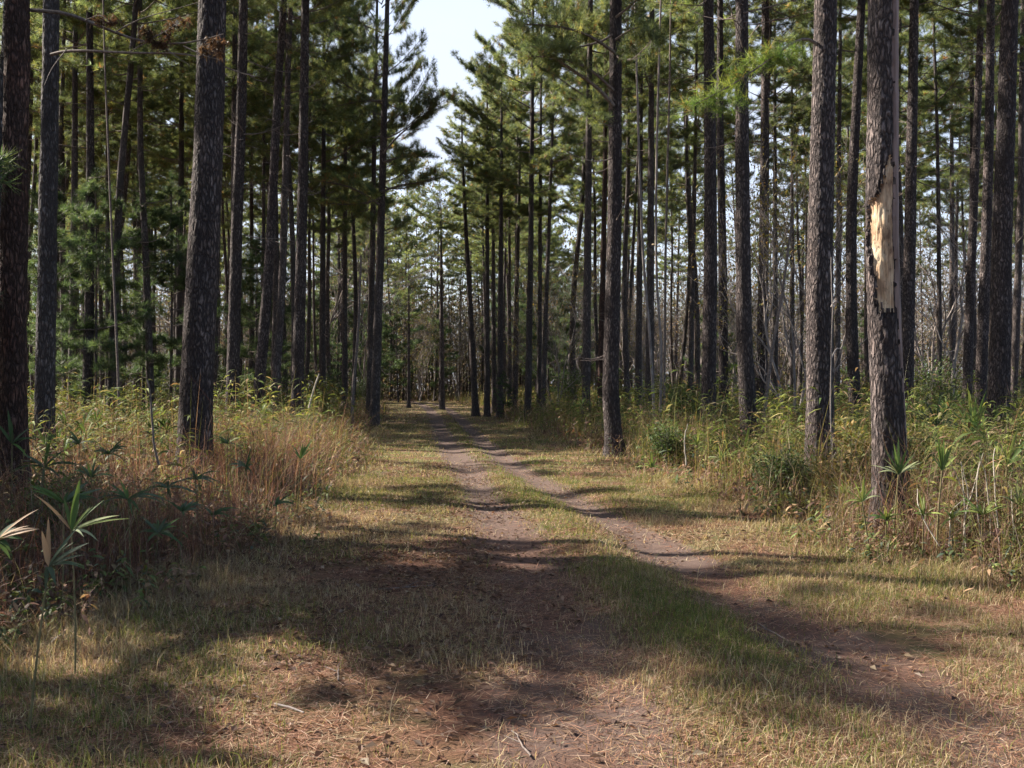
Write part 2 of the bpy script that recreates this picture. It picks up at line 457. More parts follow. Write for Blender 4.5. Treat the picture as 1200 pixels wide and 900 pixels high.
# pine straw: fallen needles lying on the ground
mb = MB()
for (y0, y1, N, wid, ln) in ((3.4, 9, 130000, .0024, .13), (9, 20, 90000, .005, .18), (20, 60, 60000, .013, .28)):
    X, Y = wedge(N, y0, y1); N = len(X)
    ra, rb = ruts(X, Y); k = (X > vergeL(Y) - 1) & (X < vergeR(Y) + 1); k &= rng.random(N) > .8 * np.clip(ra + rb, 0, 1) * sstep(6, 10, Y); k &= rng.random(N) < (.25 + .9 * sstep(.35, .65, fbm(X * .9 + 11, Y * .9, 3)))
    X, Y = X[k], Y[k]; N = len(X)
    az = rng.uniform(0, 6.283, N); l = ln * rng.uniform(.5, 1.2, N)
    d = np.stack([np.cos(az), np.sin(az)], -1) * l[:, None] / 2; s = np.stack([-np.sin(az), np.cos(az)], -1) * wid
    lift = rng.uniform(.004, .022, N)
    A = np.stack([X - d[:, 0] - s[:, 0], Y - d[:, 1] - s[:, 1]], -1); B = np.stack([X - d[:, 0] + s[:, 0], Y - d[:, 1] + s[:, 1]], -1); C_ = np.stack([X + d[:, 0], Y + d[:, 1]], -1)
    V = np.stack([np.concatenate([p_, (gz(p_[:, 0], p_[:, 1]) + lift + e * rng.uniform(0, .015, N))[:, None]], 1) for p_, e in ((A, 0), (B, 0), (C_, 1))], 1).reshape(-1, 3)
    col = palette(N, [(.19, .098, .064), (.25, .155, .105), (.31, .24, .17), (.11, .058, .042)], [4, 4, 2, 3])
    mb.add(V, None, np.arange(3 * N).reshape(-1, 3), col=np.repeat(col, 3, 0))
g = obj('pine_straw', mb.mesh('pine_straw', [M_grass])); g['kind'] = 'stuff'
g['label'] = 'reddish fallen pine needles strewn over the track'; g['category'] = 'pine straw'

# leaf litter: small curled brown leaves
mb = MB()
X, Y = wedge(230000, 3.4, 22)
patch = np.exp(-((X + 1.0) / 1.3) ** 2 - ((Y - 8.3) / 3.0) ** 2)
k = (X > vergeL(Y) - 2) & (X < vergeR(Y) + 1.5) & (rng.random(len(X)) < .02 + .8 * patch * sstep(.3, .6, fbm(X * 2.2, Y * 2.2, 3)) + .22 * sstep(.5, .7, fbm(X, Y, 3)) + .12 * (X < rutL(Y) - .3))
X, Y = X[k], Y[k]; N = len(X)
az = rng.uniform(0, 6.283, N); l = rng.uniform(.010, .036, N) ; w = l * rng.uniform(.35, .6, N)
tilt = rng.normal(0, .25, N); roll = rng.normal(0, .3, N)
d = np.stack([np.cos(az) * np.cos(tilt), np.sin(az) * np.cos(tilt), np.sin(tilt)], -1)
s = np.stack([-np.sin(az) * np.cos(roll), np.cos(az) * np.cos(roll), np.sin(roll)], -1)
c = np.stack([X, Y, gz(X, Y) + .010 + rng.uniform(0, .02, N)], -1)
upv = np.array([0, 0, 1.]) * (w * rng.uniform(.2, .8, N))[:, None]
V = np.stack([c - d * l[:, None], c - s * w[:, None] + upv, c + d * l[:, None], c + s * w[:, None] + upv, c], 1).reshape(-1, 3)
b = np.arange(N)[:, None] * 5
T = np.concatenate([b + np.array([[0, 1, 4]]), b + np.array([[1, 2, 4]]), b + np.array([[2, 3, 4]]), b + np.array([[3, 0, 4]])])
mb.add(V, None, T, col=np.repeat(palette(N, [(.06, .034, .024), (.11, .060, .04), (.17, .11, .075), (.22, .17, .13)], [5, 4, 2, .4]), 5, 0))
g = obj('leaf_litter', mb.mesh('leaf_litter', [M_leaf])); g['kind'] = 'stuff'
g['label'] = 'small curled brown leaves lying in the grass'; g['category'] = 'leaf litter'

# tall dry grass and stems on both sides
mb = MB()
for (y0, y1, N, wid, seg) in ((4, 12, 60000, .0048, 3), (12, 25, 76000, .009, 2), (25, 60, 90000, .02, 1), (60, 150, 90000, .055, 1)):
    X, Y = wedge(N, y0, y1); N = len(X)
    el = vergeL(Y) - X; er = X - vergeR(Y)
    e = np.maximum(el, er)
    left = el > er
    n1 = fbm(X * .5 + 7, Y * .5, 3); n2 = fbm(X * 1.9 + 7, Y * 1.9, 2)
    k = rng.random(N) < sstep(-.45, .9, e + (n2 - .5) * 1.4) * (.25 + .75 * sstep(.38, .6, n1)) * (.25 + .75 * sstep(.35, .6, fbm(X * 2.6, Y * 2.6 + 33, 2)))
    X, Y, e, left, n1, n2 = X[k], Y[k], e[k], left[k], n1[k], n2[k]; N = len(X)
    h = (.18 + .62 * sstep(-.3, .8, e)) * (.55 + .9 * n1) * rng.gamma(9, 1 / 9, N) * np.where(Y < 7.5, .62, 1.0)
    h = np.where(Y > 60, h * 1.25, h)
    brown = palette(N, [(.15, .088, .070), (.22, .155, .125), (.32, .26, .20), (.10, .060, .048), (.20, .110, .088)], [4, 3, 2, 4, 3])
    olive = palette(N, [(.11, .12, .035), (.17, .17, .055), (.085, .10, .035), (.24, .21, .09)], [3, 3, 2, 2])
    gf = np.where(left, .10 + .34 * sstep(15, 26, Y), .34 + .3 * sstep(11, 18, Y)) * (.4 + 1.2 * sstep(.35, .65, fbm(X * .7 + 90, Y * .7, 2)))
    red = palette(N, [(.15, .070, .052), (.11, .055, .044), (.22, .13, .10)], [3, 3, 2]); brown = np.where((left & (rng.random(N) < .6))[:, None], red, brown)
    col = np.where((rng.random(N) < gf)[:, None], olive, brown)
    blades(mb, np.stack([X, Y, gz(X, Y) - .01], -1), h, rng.uniform(0, 6.283, N), rng.gamma(2, .34, N).clip(.03, 1.9), wid * rng.uniform(.6, 1.4, N), col, seg)
g = obj('tall_dry_grass', mb.mesh('tall_dry_grass', [M_grass])); g['kind'] = 'stuff'
g['label'] = 'tall reddish dry grass and stems under the pines'; g['category'] = 'tall grass'


# switch cane: stems with long leaves
def leaf_quads(mb, P, D, ln, w, col, droop=.35, mat=0):
    """lance leaves: feet P, direction D, length, width; two bent halves"""
    N = len(P)
    S = unit(np.cross(D, np.array([0, 0, 1.]) + rng.normal(0, .35, (N, 3)))) * (w / 2)[:, None]
    mid_ = P + D * (ln * .45)[:, None]; mid_[:, 2] -= droop * .12 * ln
    q2 = P + D * (ln * .75)[:, None]; q2[:, 2] -= droop * .38 * ln
    tip = P + D * ln[:, None]; tip[:, 2] -= droop * .8 * ln
    V = np.stack([P, mid_ - S, mid_ + S, q2 - S * .75, q2 + S * .75, tip], 1).reshape(-1, 3)
    b = np.arange(N)[:, None] * 6
    mb.add(V, b + np.array([[1, 2, 4, 3]]), np.concatenate([b + np.array([[0, 2, 1]]), b + np.array([[3, 4, 5]])]), col=np.repeat(col, 6, 0), mat=mat)


mb = MB()
for (y0, y1, N, lw, lscale, nl) in ((8, 20, 5600, .021, 1.1, 12), (20, 40, 9500, .034, 1.35, 9), (40, 110, 9500, .07, 2.0, 6)):
    X, Y = wedge(N, y0, y1); N = len(X)
    el = vergeL(Y) - X; er = X - vergeR(Y); e = np.maximum(el, er); left = el > er
    n1 = fbm(X * .35 + 50, Y * .35 + 50, 3)
    pr = sstep(.3, 1.6, e) * sstep(.38, .56, n1 + .04) * (.35 + .65 * sstep(.4, .6, fbm(X * 1.4, Y * 1.4 + 9, 2))) * np.where(left, .12 + .55 * sstep(14, 20, Y), 1.0)
    k = rng.random(N) < pr
    X, Y, left = X[k], Y[k], left[k]; N = len(X)
    h = rng.uniform(.3, 1.35, N) * (1 + .75 * sstep(13, 22, Y) * rng.random(N))
    base = np.stack([X, Y, gz(X, Y)], -1)
    stemc = palette(N, [(.16, .14, .06), (.26, .20, .11)], [1, 1])
    az = rng.uniform(0, 6.283, N); ln_ = rng.uniform(.02, .2, N)
    blades(mb, base, h, az, ln_, np.full(N, lw * .4), stemc, 2)
    rep = np.repeat(np.arange(N), nl); M = len(rep)
    t = rng.uniform(.3, 1.02, M)
    P = base[rep].copy(); P[:, 2] += h[rep] * t
    P[:, 0] += np.cos(az[rep]) * ln_[rep] * h[rep] * t * t; P[:, 1] += np.sin(az[rep]) * ln_[rep] * h[rep] * t * t
    la = rng.uniform(0, 6.283, M); el_ = rng.uniform(-.1, .9, M)
    D = np.stack([np.cos(la) * np.cos(el_), np.sin(la) * np.cos(el_), np.sin(el_)], -1)
    col = palette(M, [(.105, .130, .034), (.150, .165, .048), (.070, .095, .030), (.25, .21, .11), (.16, .10, .06)], [4, 3, 4, 1, 1.2])
    leaf_quads(mb, P, D, rng.uniform(.14, .32, M) * lscale ** .5, lw * rng.uniform(.8, 1.8, M), col, .6)
g = obj('switch_cane', mb.mesh('switch_cane', [M_grass])); g['kind'] = 'stuff'
g['label'] = 'green leafy switch cane growing under the pines'; g['category'] = 'cane'


# mixed weeds and low broad-leaved undergrowth
mb = MB()
for (y0, y1, N, ls, nl, bw) in ((4, 13, 8800, 1.0, 13, .0032), (13, 28, 11000, 1.5, 10, .008), (28, 70, 8000, 2.6, 7, .02)):
    X, Y = wedge(N, y0, y1); N = len(X)
    el = vergeL(Y) - X; er = X - vergeR(Y); e = np.maximum(el, er)
    k = rng.random(N) < sstep(-.5, .6, e) * (.3 + .7 * sstep(.4, .6, fbm(X * .9 + 5, Y * .9 + 61, 3)))
    X, Y, e = X[k], Y[k], e[k]; N = len(X)
    h = rng.uniform(.15, .62, N) * (.55 + .45 * sstep(0, 1.5, e)) * (1 + .7 * sstep(14, 28, Y)); base = np.stack([X, Y, gz(X, Y)], -1); az = rng.uniform(0, 6.283, N)
    kind = rng.random(N)
    blades(mb, base, h, az, rng.uniform(.05, .5, N), np.full(N, bw), palette(N, [(.20, .13, .09), (.32, .26, .19), (.11, .07, .05)], [3, 2, 2]), 2)
    rp = np.repeat(np.arange(N), nl); M = len(rp); t = rng.uniform(.2, 1.05, M)
    P = base[rp].copy(); P[:, 2] += h[rp] * t
    la = rng.uniform(0, 6.283, M); le = rng.uniform(-.5, .9, M)
    dry = kind[rp] < .5
    # dry branched stems
    kk = dry
    blades(mb, P[kk], h[rp][kk] * rng.uniform(.2, .5, kk.sum()), la[kk], rng.uniform(.4, 1.4, kk.sum()), np.full(kk.sum(), bw * .9), palette(int(kk.sum()), [(.17, .105, .08), (.30, .23, .17), (.10, .06, .05)], [3, 2, 2]), 1)
    kk = ~dry | (rng.random(M) < .4)
    D = np.stack([np.cos(la) * np.cos(le), np.sin(la) * np.cos(le), np.sin(le)], -1)[kk]; M2 = int(kk.sum())
    gcol = palette(M2, [(.06, .085, .03), (.09, .115, .035), (.055, .075, .05), (.14, .15, .05)], [3, 3, 2, 2]); dcol = palette(M2, [(.15, .085, .06), (.23, .15, .09), (.08, .05, .04)], [2, 2, 2])
    col = np.where((kind[rp][kk] > .62)[:, None], gcol, dcol)
    big = rng.random(M2) < .12; leaf_quads(mb, P[kk], D, rng.uniform(.045, .11, M2) * ls ** .7 * np.where(big, 1.4, 1), rng.uniform(.014, .034, M2) * ls ** .7 * np.where(big, 1.4, 1), col, .5)
g = obj('weeds', mb.mesh('weeds', [M_leaf])); g['kind'] = 'stuff'
g['label'] = 'mixed dry weeds and small leaved plants in the tall grass'; g['category'] = 'weeds'


# ------------------------------------------------------------------ pines
def needle_tufts(mb, C, D, n=24, ln=.23, w=.011, col=None, mat=0, spread=.95, up=.12):
    N = len(C)
    if N == 0: return
    rep = np.repeat(np.arange(N), n); M = len(rep)
    d = unit(D[rep] * .62 + unit(rng.normal(0, 1, (M, 3))) * spread + np.array([0, 0, up]))
    L_ = ln * rng.uniform(.7, 1.15, M)
    b = C[rep] + D[rep] * rng.uniform(-.10, .03, M)[:, None]
    s = unit(np.cross(d, rng.normal(0, 1, (M, 3)))) * (w * .5)
    V = np.stack([b - s, b + s, b + d * L_[:, None]], 1).reshape(-1, 3)
    mb.add(V, None, np.arange(3 * M).reshape(-1, 3), col=np.repeat(col[rep] * rng.uniform(.8, 1.2, (M, 1)), 3, 0), mat=mat)


GREENS = [(.076, .104, .050), (.104, .130, .054), (.146, .162, .056), (.056, .082, .048)]


def limb_curve(z0, az, length, rise, droop, n=8):
    t = np.linspace(0, 1, n)
    r = length * t
    wob = np.cumsum(rng.normal(0, .05, n)) * length * .12
    x = np.cos(az) * r - np.sin(az) * wob; y = np.sin(az) * r + np.cos(az) * wob
    z = z0 + rise * length * t - droop * length * t * (1 - t) * 1.4 + np.cumsum(rng.normal(0, .02, n)) * length * .15
    return np.stack([x, y, z], -1)


def live_limb(mb, P, r0, tuft_n, twig=.36, dens=1.0, ln=.235, w=.011, brown=.03, leafy=.30, cols=GREENS):
    V, q = tube(P, np.linspace(r0, r0 * .25, len(P)), 5); mb.add(V, q, mat=0, col=(.1, .08, .07))
    L = np.linalg.norm(P[-1] - P[0])
    C = []; D = []
    nt = max(5, int(dens * L * 6.3))
    Tn = unit(np.gradient(P, axis=0))
    for i in range(nt):
        t = leafy + (1 - leafy) * (i + rng.random()) / nt
        f = t * (len(P) - 1); k = min(int(f), len(P) - 2)
        p0 = P[k] * (1 - (f - k)) + P[k + 1] * (f - k); td = Tn[k]
        side = np.cross(td, [0, 0, 1.]); side = side / (np.linalg.norm(side) + 1e-6)
        sgn = 1 if i % 2 else -1
        dd = unit(td * rng.uniform(.3, .9) + side * sgn * rng.uniform(.5, 1.0) + np.array([0, 0, rng.uniform(-.08, .2)]))
        l = L * twig * rng.uniform(.45, 1.15) * (1.2 - .7 * t)
        tp = np.stack([p0, p0 + dd * l * .5 + np.array([0, 0, -.02 * l]), p0 + dd * l + np.array([0, 0, .12 * l])])
        V, q = tube(tp, [r0 * .22, r0 * .16, r0 * .08], 3); mb.add(V, q, mat=0, col=(.1, .08, .07))
        m = max(2, int(l / .17))
        for j in range(m):
            u = .42 + .58 * (j + 1) / m
            c0 = p0 + dd * l * u + np.array([0, 0, .12 * l * u * u])
            C.append(c0); D.append(dd)
            for _ in range(2):
                if rng.random() < .62:
                    o_ = unit(rng.normal(0, 1, 3) * np.array([1, 1, .35])); C.append(c0 + o_ * rng.uniform(.08, .2)); D.append(unit(dd * .5 + o_ * .6 + np.array([0, 0, .15])))
    C.append(P[-1]); D.append(Tn[-1])
    C = np.array(C); D = np.array(D)
    col = palette(len(C), cols, [4, 4, 2, 3][:len(cols)])
    b = rng.random(len(C)) < brown
    col[b] = palette(int(b.sum()), [(.16, .085, .04), (.20, .13, .05)], [1, 1])
    needle_tufts(mb, C, D, tuft_n, ln, w, col, mat=1)


def dead_limb(mb, P, r0, twigs=4, mat=0):
    V, q = tube(P, np.linspace(r0, r0 * .2, len(P)), 5); mb.add(V, q, mat=mat, col=(.1, .08, .07))
    L = np.linalg.norm(P[-1] - P[0])
    for i in range(twigs):
        k = rng.integers(len(P) // 3, len(P) - 1); td = unit(P[k] - P[k - 1])
        dd = unit(td + rng.normal(0, .55, 3)); l = L * rng.uniform(.2, .45)
        tp = np.stack([P[k], P[k] + dd * l * .5 + rng.normal(0, .04, 3) * l, P[k] + dd * l + np.array([0, 0, rng.normal(0, .1) * l])])
        V, q = tube(tp, [r0 * .45, r0 * .3, r0 * .12], 4); mb.add(V, q, mat=mat, col=(.1, .08, .07))


def make_crown(name, Lc=12., Rm=3.4, limbs=44, dead=9, tuft_n=23, bias=None, brown=.03, peak=.28, r_top=.10, dens=1.0, w=.0125, cols=GREENS):
    """crown with its base at z = 0 about the z axis; dead limbs hang below it"""
    mb = MB(); az = rng.uniform(0, 6.28)
    for i in range(limbs):
        t = (i + rng.uniform(0, .9)) / limbs
        z = Lc * t ** 1.05 + rng.normal(0, .25)
        prof = (.6 + .4 * sstep(0, peak, t)) * (1 - .95 * t ** 2.8) ** .65
        l = Rm * prof * (rng.uniform(.35, .7) if rng.random() < .3 else rng.uniform(.75, 1.3))
        az += 2.4 + rng.normal(0, .4)
        if bias is not None: l *= 1 + .22 * math.cos(az - bias)
        P = limb_curve(z, az, l, .10 + .85 * t ** 1.4 + rng.normal(0, .17), rng.uniform(.05, .4) * (1 - t))
        live_limb(mb, P, .012 + .009 * l * .6, tuft_n, dens=dens * rng.uniform(.7, 1.2), brown=brown, w=w, cols=cols, leafy=.36)
    P = np.stack([[0, 0, Lc * .9], [.03, 0, Lc], [0, .03, Lc + .5]]); live_limb(mb, P, .03, tuft_n, cols=cols)
    for i in range(dead):
        z = -rng.uniform(0.2, 6.2); a = rng.uniform(0, 6.28); l = rng.uniform(.5, 2.0)
        dead_limb(mb, limb_curve(z, a, l, rng.uniform(-.15, .4), rng.uniform(0, .3), 6), rng.uniform(.012, .022), 3)
    return mb.mesh(name, [M_limb, M_needle])


def trunk_rings(zs, cx, cy, rad, sides):
    a = np.arange(sides) * 2 * math.pi / sides
    V = np.stack([cx[:, None] + rad * np.cos(a)[None], cy[:, None] + rad * np.sin(a)[None], np.broadcast_to(zs[:, None], rad.shape)], -1)
    m, n = rad.shape
    i, j = np.meshgrid(np.arange(m - 1), np.arange(n), indexing='ij')
    q = np.stack([i * n + j, i * n + (j + 1) % n, (i + 1) * n + (j + 1) % n, (i + 1) * n + j], -1)
    return V, q


def radius_profile(z, r0, Ht, flare=.32):
    return r0 * (np.clip(1 - z / Ht, .04, 1) ** .72 * .94 + .06) * (1 + flare * np.exp(-np.clip(z, -.3, 9) / .38))


def proto_trunk(name, r0, Ht, sides=12):
    zs = np.concatenate([np.linspace(-.3, 2, 8), np.linspace(2.6, Ht, 26)])
    t = zs / Ht
    a1, a2 = rng.uniform(-.22, .22, 2); fade = np.sin(np.clip(zs / 12, 0, 1) * math.pi)
    cx = a1 * fade; cy = a2 * fade
    a = np.arange(sides) * 2 * math.pi / sides
    r = radius_profile(zs, r0, Ht)[:, None] * (1 + rng.normal(0, .035, (len(zs), sides)))
    V, q = trunk_rings(zs, cx, cy, r, sides)
    mb = MB(); mb.add(V, q.reshape(-1, 4)); return mb.mesh(name, [M_bark_far], True)


crowns = [make_crown('crown', Lc=rng.uniform(10.5, 13.5), Rm=rng.uniform(2.8, 3.7), limbs=int(rng.integers(30, 40)), dead=int(rng.integers(9, 16)), brown=.05 if k % 3 == 0 else .02) for k in range(7)]
crown_wide = [make_crown('crown', Lc=13, Rm=3.7, limbs=44, dead=8, bias=b, brown=br, dens=1.15) for b, br in ((math.pi, .05), (math.pi, .03))]
CB = 11.5
pine_protos = []
for k in range(7):
    t = thing('pine_tree', 'x', 'pine', (0, 0, -80))
    obj('trunk', proto_trunk('trunk', rng.uniform(.145, .185), 25.0), t)
    obj('crown', crowns[k], t, (0, 0, CB + rng.uniform(-.6, .8)))
    pine_protos.append(t)

# --- the pines one can single out ------------------------------------------------
# key: centre line in photo pixels (top to bottom), distance, width in pixels at eye height, crown base, label
HERO = [
    ('A', [(27, 0), (25, 100), (21, 250), (18, 400), (17, 540)], 12.4, 30, 16, 'thick dark reddish pine at the near left edge of the view'),
    ('A2', [(14, 0), (8, 130), (0, 260), (-8, 457)], 13.6, 19, 14, 'leaning greyer pine half hidden behind the dark reddish edge pine'),
    ('B', [(58, 0), (57, 100), (54, 250), (52, 457)], 17.5, 22, 16, 'grey pine close beside the dark reddish edge pine'),
    ('B2', [(76, 0), (73, 120), (62, 457)], 40, 8, 12, 'thin leaning pine just behind the grey pine near the left edge'),
    ('C', [(89, 0), (86, 250), (84, 457)], 38, 10, 12, 'slim straight pine left of a paired pine in the dark left woods'),
    ('D', [(105, 0), (104, 200), (102, 457)], 33, 12, 12, 'straight dark pine among young green pines on the left'),
    ('E', [(160, 0), (152, 100), (142, 207), (131, 457)], 34, 10, 12, 'pine leaning strongly to the right beyond the left grass'),
    ('G', [(164, 0), (164, 180), (170, 300), (176, 457)], 36, 9, 12, 'dark pine behind the thin broken sapling on the left'),
    ('I', [(213, 0), (212, 200), (208, 457)], 44, 8, 12, 'slim pine just left of the thickest left hand trunk'),
    ('J', [(246, 0), (243, 100), (241, 200), (236, 300), (231, 400), (228, 510)], 15.5, 38, 16.5, 'thickest left hand pine, flared at the base among red dry grass'),
    ('K', [(259, 0), (255, 250), (250, 457)], 42, 9, 12, 'pine trunk mostly hidden behind the thickest left hand pine'),
    ('L', [(285, 0), (282, 120), (276, 260), (272, 457)], 28, 15, 12.5, 'medium pine with a sunlit left edge right of the thickest left pine'),
    ('M', [(296, 0), (294, 457)], 58, 6, 11, 'very thin far pine between the two medium left pines'),
    ('N', [(333, 0), (326, 113), (316, 320), (304, 457)], 31, 13, 12.5, 'curved pine leaning right with a bright sunlit lower edge'),
    ('O', [(341, 0), (337, 100), (331, 330), (323, 457)], 36, 10, 12, 'slim leaning pine behind the curved leaning pine'),
    ('P', [(358, 0), (356, 200), (353, 330), (349, 457)], 29.5, 14, 12.5, 'straight dark pine nearest the left side of the track verge'),
    ('Q', [(380, 0), (378, 457)], 50, 8, 9.8, 'far pine with low hanging branches left of the track'),
    ('U', [(405, 0), (404, 457)], 55, 7, 9.5, 'far dark pine among thick foliage left of the track'),
    ('S2', [(442, 0), (438, 200), (433, 457)], 50, 8, 10, 'thinner trunk of the close pair at the left verge, sunlit edge'),
    ('S', [(454, 0), (449, 180), (445, 320), (439, 490)], 42, 11, 8.6, 'dark trunk of the close pair at the left verge, wide crown over the track'),
    ('V', [(479, 300), (479, 457)], 82, 4, 7, 'slender far pine near the end of the track, left side'),
    ('W', [(517, 300), (518, 457)], 76, 6, 10.5, 'lone far pine standing at the right side where the track ends'),
    ('X', [(545, 250), (549, 320), (556, 457)], 58, 8, 10.5, 'left leaning far pine right of the track end'),
    ('Y1', [(571, 100), (571, 457)], 57, 7, 11, 'first of a tight row of dark pines right of the track'),
    ('Y2', [(577, 100), (579, 457)], 64, 6, 11, 'second thinner pine in the tight dark row right of the track'),
    ('Y3', [(588, 100), (586, 457)], 55, 7.5, 11, 'thickest pine in the tight dark row right of the track'),
    ('Y4', [(597, 100), (597, 457)], 66, 5, 11, 'thin pine closing the tight dark row right of the track'),
    ('Y5', [(611, 100), (603, 457)], 60, 6, 11, 'pine just right of the tight dark row beside the verge'),
    ('Y6', [(624, 100), (622, 300), (619, 457)], 48, 8, 11, 'pale edged pine leaning slightly right by the right verge'),
    ('Y7', [(634, 100), (632, 457)], 56, 6, 11, 'slim dark pine right of the pale edged leaning pine'),
    ('c', [(692, 0), (690, 150), (687, 457)], 37, 10, 10.5, 'straight pine left of the tallest roadside pine on the right'),
    ('b', [(711, 0), (709, 200), (704, 457)], 43, 8, 12, 'reddish slim pine directly behind the dark roadside pine'),
    ('a', [(722, 0), (721, 250), (717, 400), (715, 470), (720, 520)], 23.5, 19, 9.6, 'dark roadside pine with long black limbs reaching over the track'),
    ('d1', [(752, 0), (750, 250), (748, 457)], 44, 8, 12, 'dim pine behind the pale crooked saplings on the right'),
    ('d2', [(764, 0), (762, 250), (761, 457)], 37, 10, 12.5, 'dark pine crossed by the pale crooked saplings'),
    ('e', [(817, 0), (814, 250), (809, 457)], 44, 6, 12.5, 'thin pine left of the twin pines on the right'),
    ('f1', [(830, 0), (832, 120), (833, 300), (830, 500)], 24.5, 17, 12.5, 'thicker front trunk of the twin pines on the right'),
    ('f2', [(844, 0), (843, 150), (846, 300), (848, 480)], 31, 11, 12.5, 'thinner rear trunk of the twin pines on the right'),
    ('g', [(871, 0), (871, 120), (873, 400), (876, 470), (880, 545)], 20.5, 19, 12.5, 'dark pine with cane leaves around its crooked base'),
    ('h', [(897, 0), (895, 200), (892, 457)], 32, 13, 12.5, 'brown pine with a strongly sunlit edge behind bare shrubs'),
    ('j', [(908, 0), (908, 457)], 48, 7, 12, 'thin far pine just right of the sunlit brown pine'),
    ('k', [(928, 100), (928, 457)], 55, 6, 12, 'thin far pine behind the yellowish small tree'),
    ('l', [(967, 0), (963, 150), (960, 300), (960, 457), (961, 560)], 15.2, 31, 14, 'thick straight pine with a sunlit scaly left flank, unbroken bark'),
    ('m', [(985, 0), (981, 457)], 40, 7, 12.5, 'slim pine half hidden right of the thick scaly pine'),
    ('n', [(1010, 0), (1005, 100), (998, 250), (998, 380), (1001, 457)], 28, 14, 12.5, 'pine curving behind the damaged pine, on its left side'),
    ('o', [(1035, 0), (1034, 200), (1033, 300), (1037, 400), (1041, 500), (1044, 590)], 10.6, 38, 14, 'damaged pine with torn bark and a patch of bare orange wood'),
    ('p', [(1071, 0), (1066, 200), (1062, 457)], 28, 15, 12.5, 'dark pine standing just behind the damaged pine, right side'),
    ('q', [(1093, 0), (1098, 150), (1101, 457)], 42, 6, 12, 'very slender isolated pine against the pale sky gap'),
    ('r', [(1150, 0), (1146, 150), (1134, 457)], 33, 11, 12.5, 'left trunk of the leaning pair near the right edge'),
    ('s', [(1161, 0), (1158, 150), (1149, 457)], 30, 13, 12.5, 'right trunk of the leaning pair near the right edge, sunlit edge'),
    ('t', [(1186, 0), (1182, 150), (1176, 300), (1172, 457)], 20.5, 24, 13, 'thick grey pine near the right edge behind palmettos'),
    ('u', [(1199, 0), (1194, 250), (1187, 457)], 36, 9, 12.5, 'thin pine touching the right edge behind the thick grey pine'),
]
hero_obj = {}
hero_path = {}


def bark_disp(x, y, z, r):
    d, _ = mnoise.voronoi((x * 19, y * 19, z * 5.2 + r))
    return min((d[1] - d[0]) * 1.6, .5)


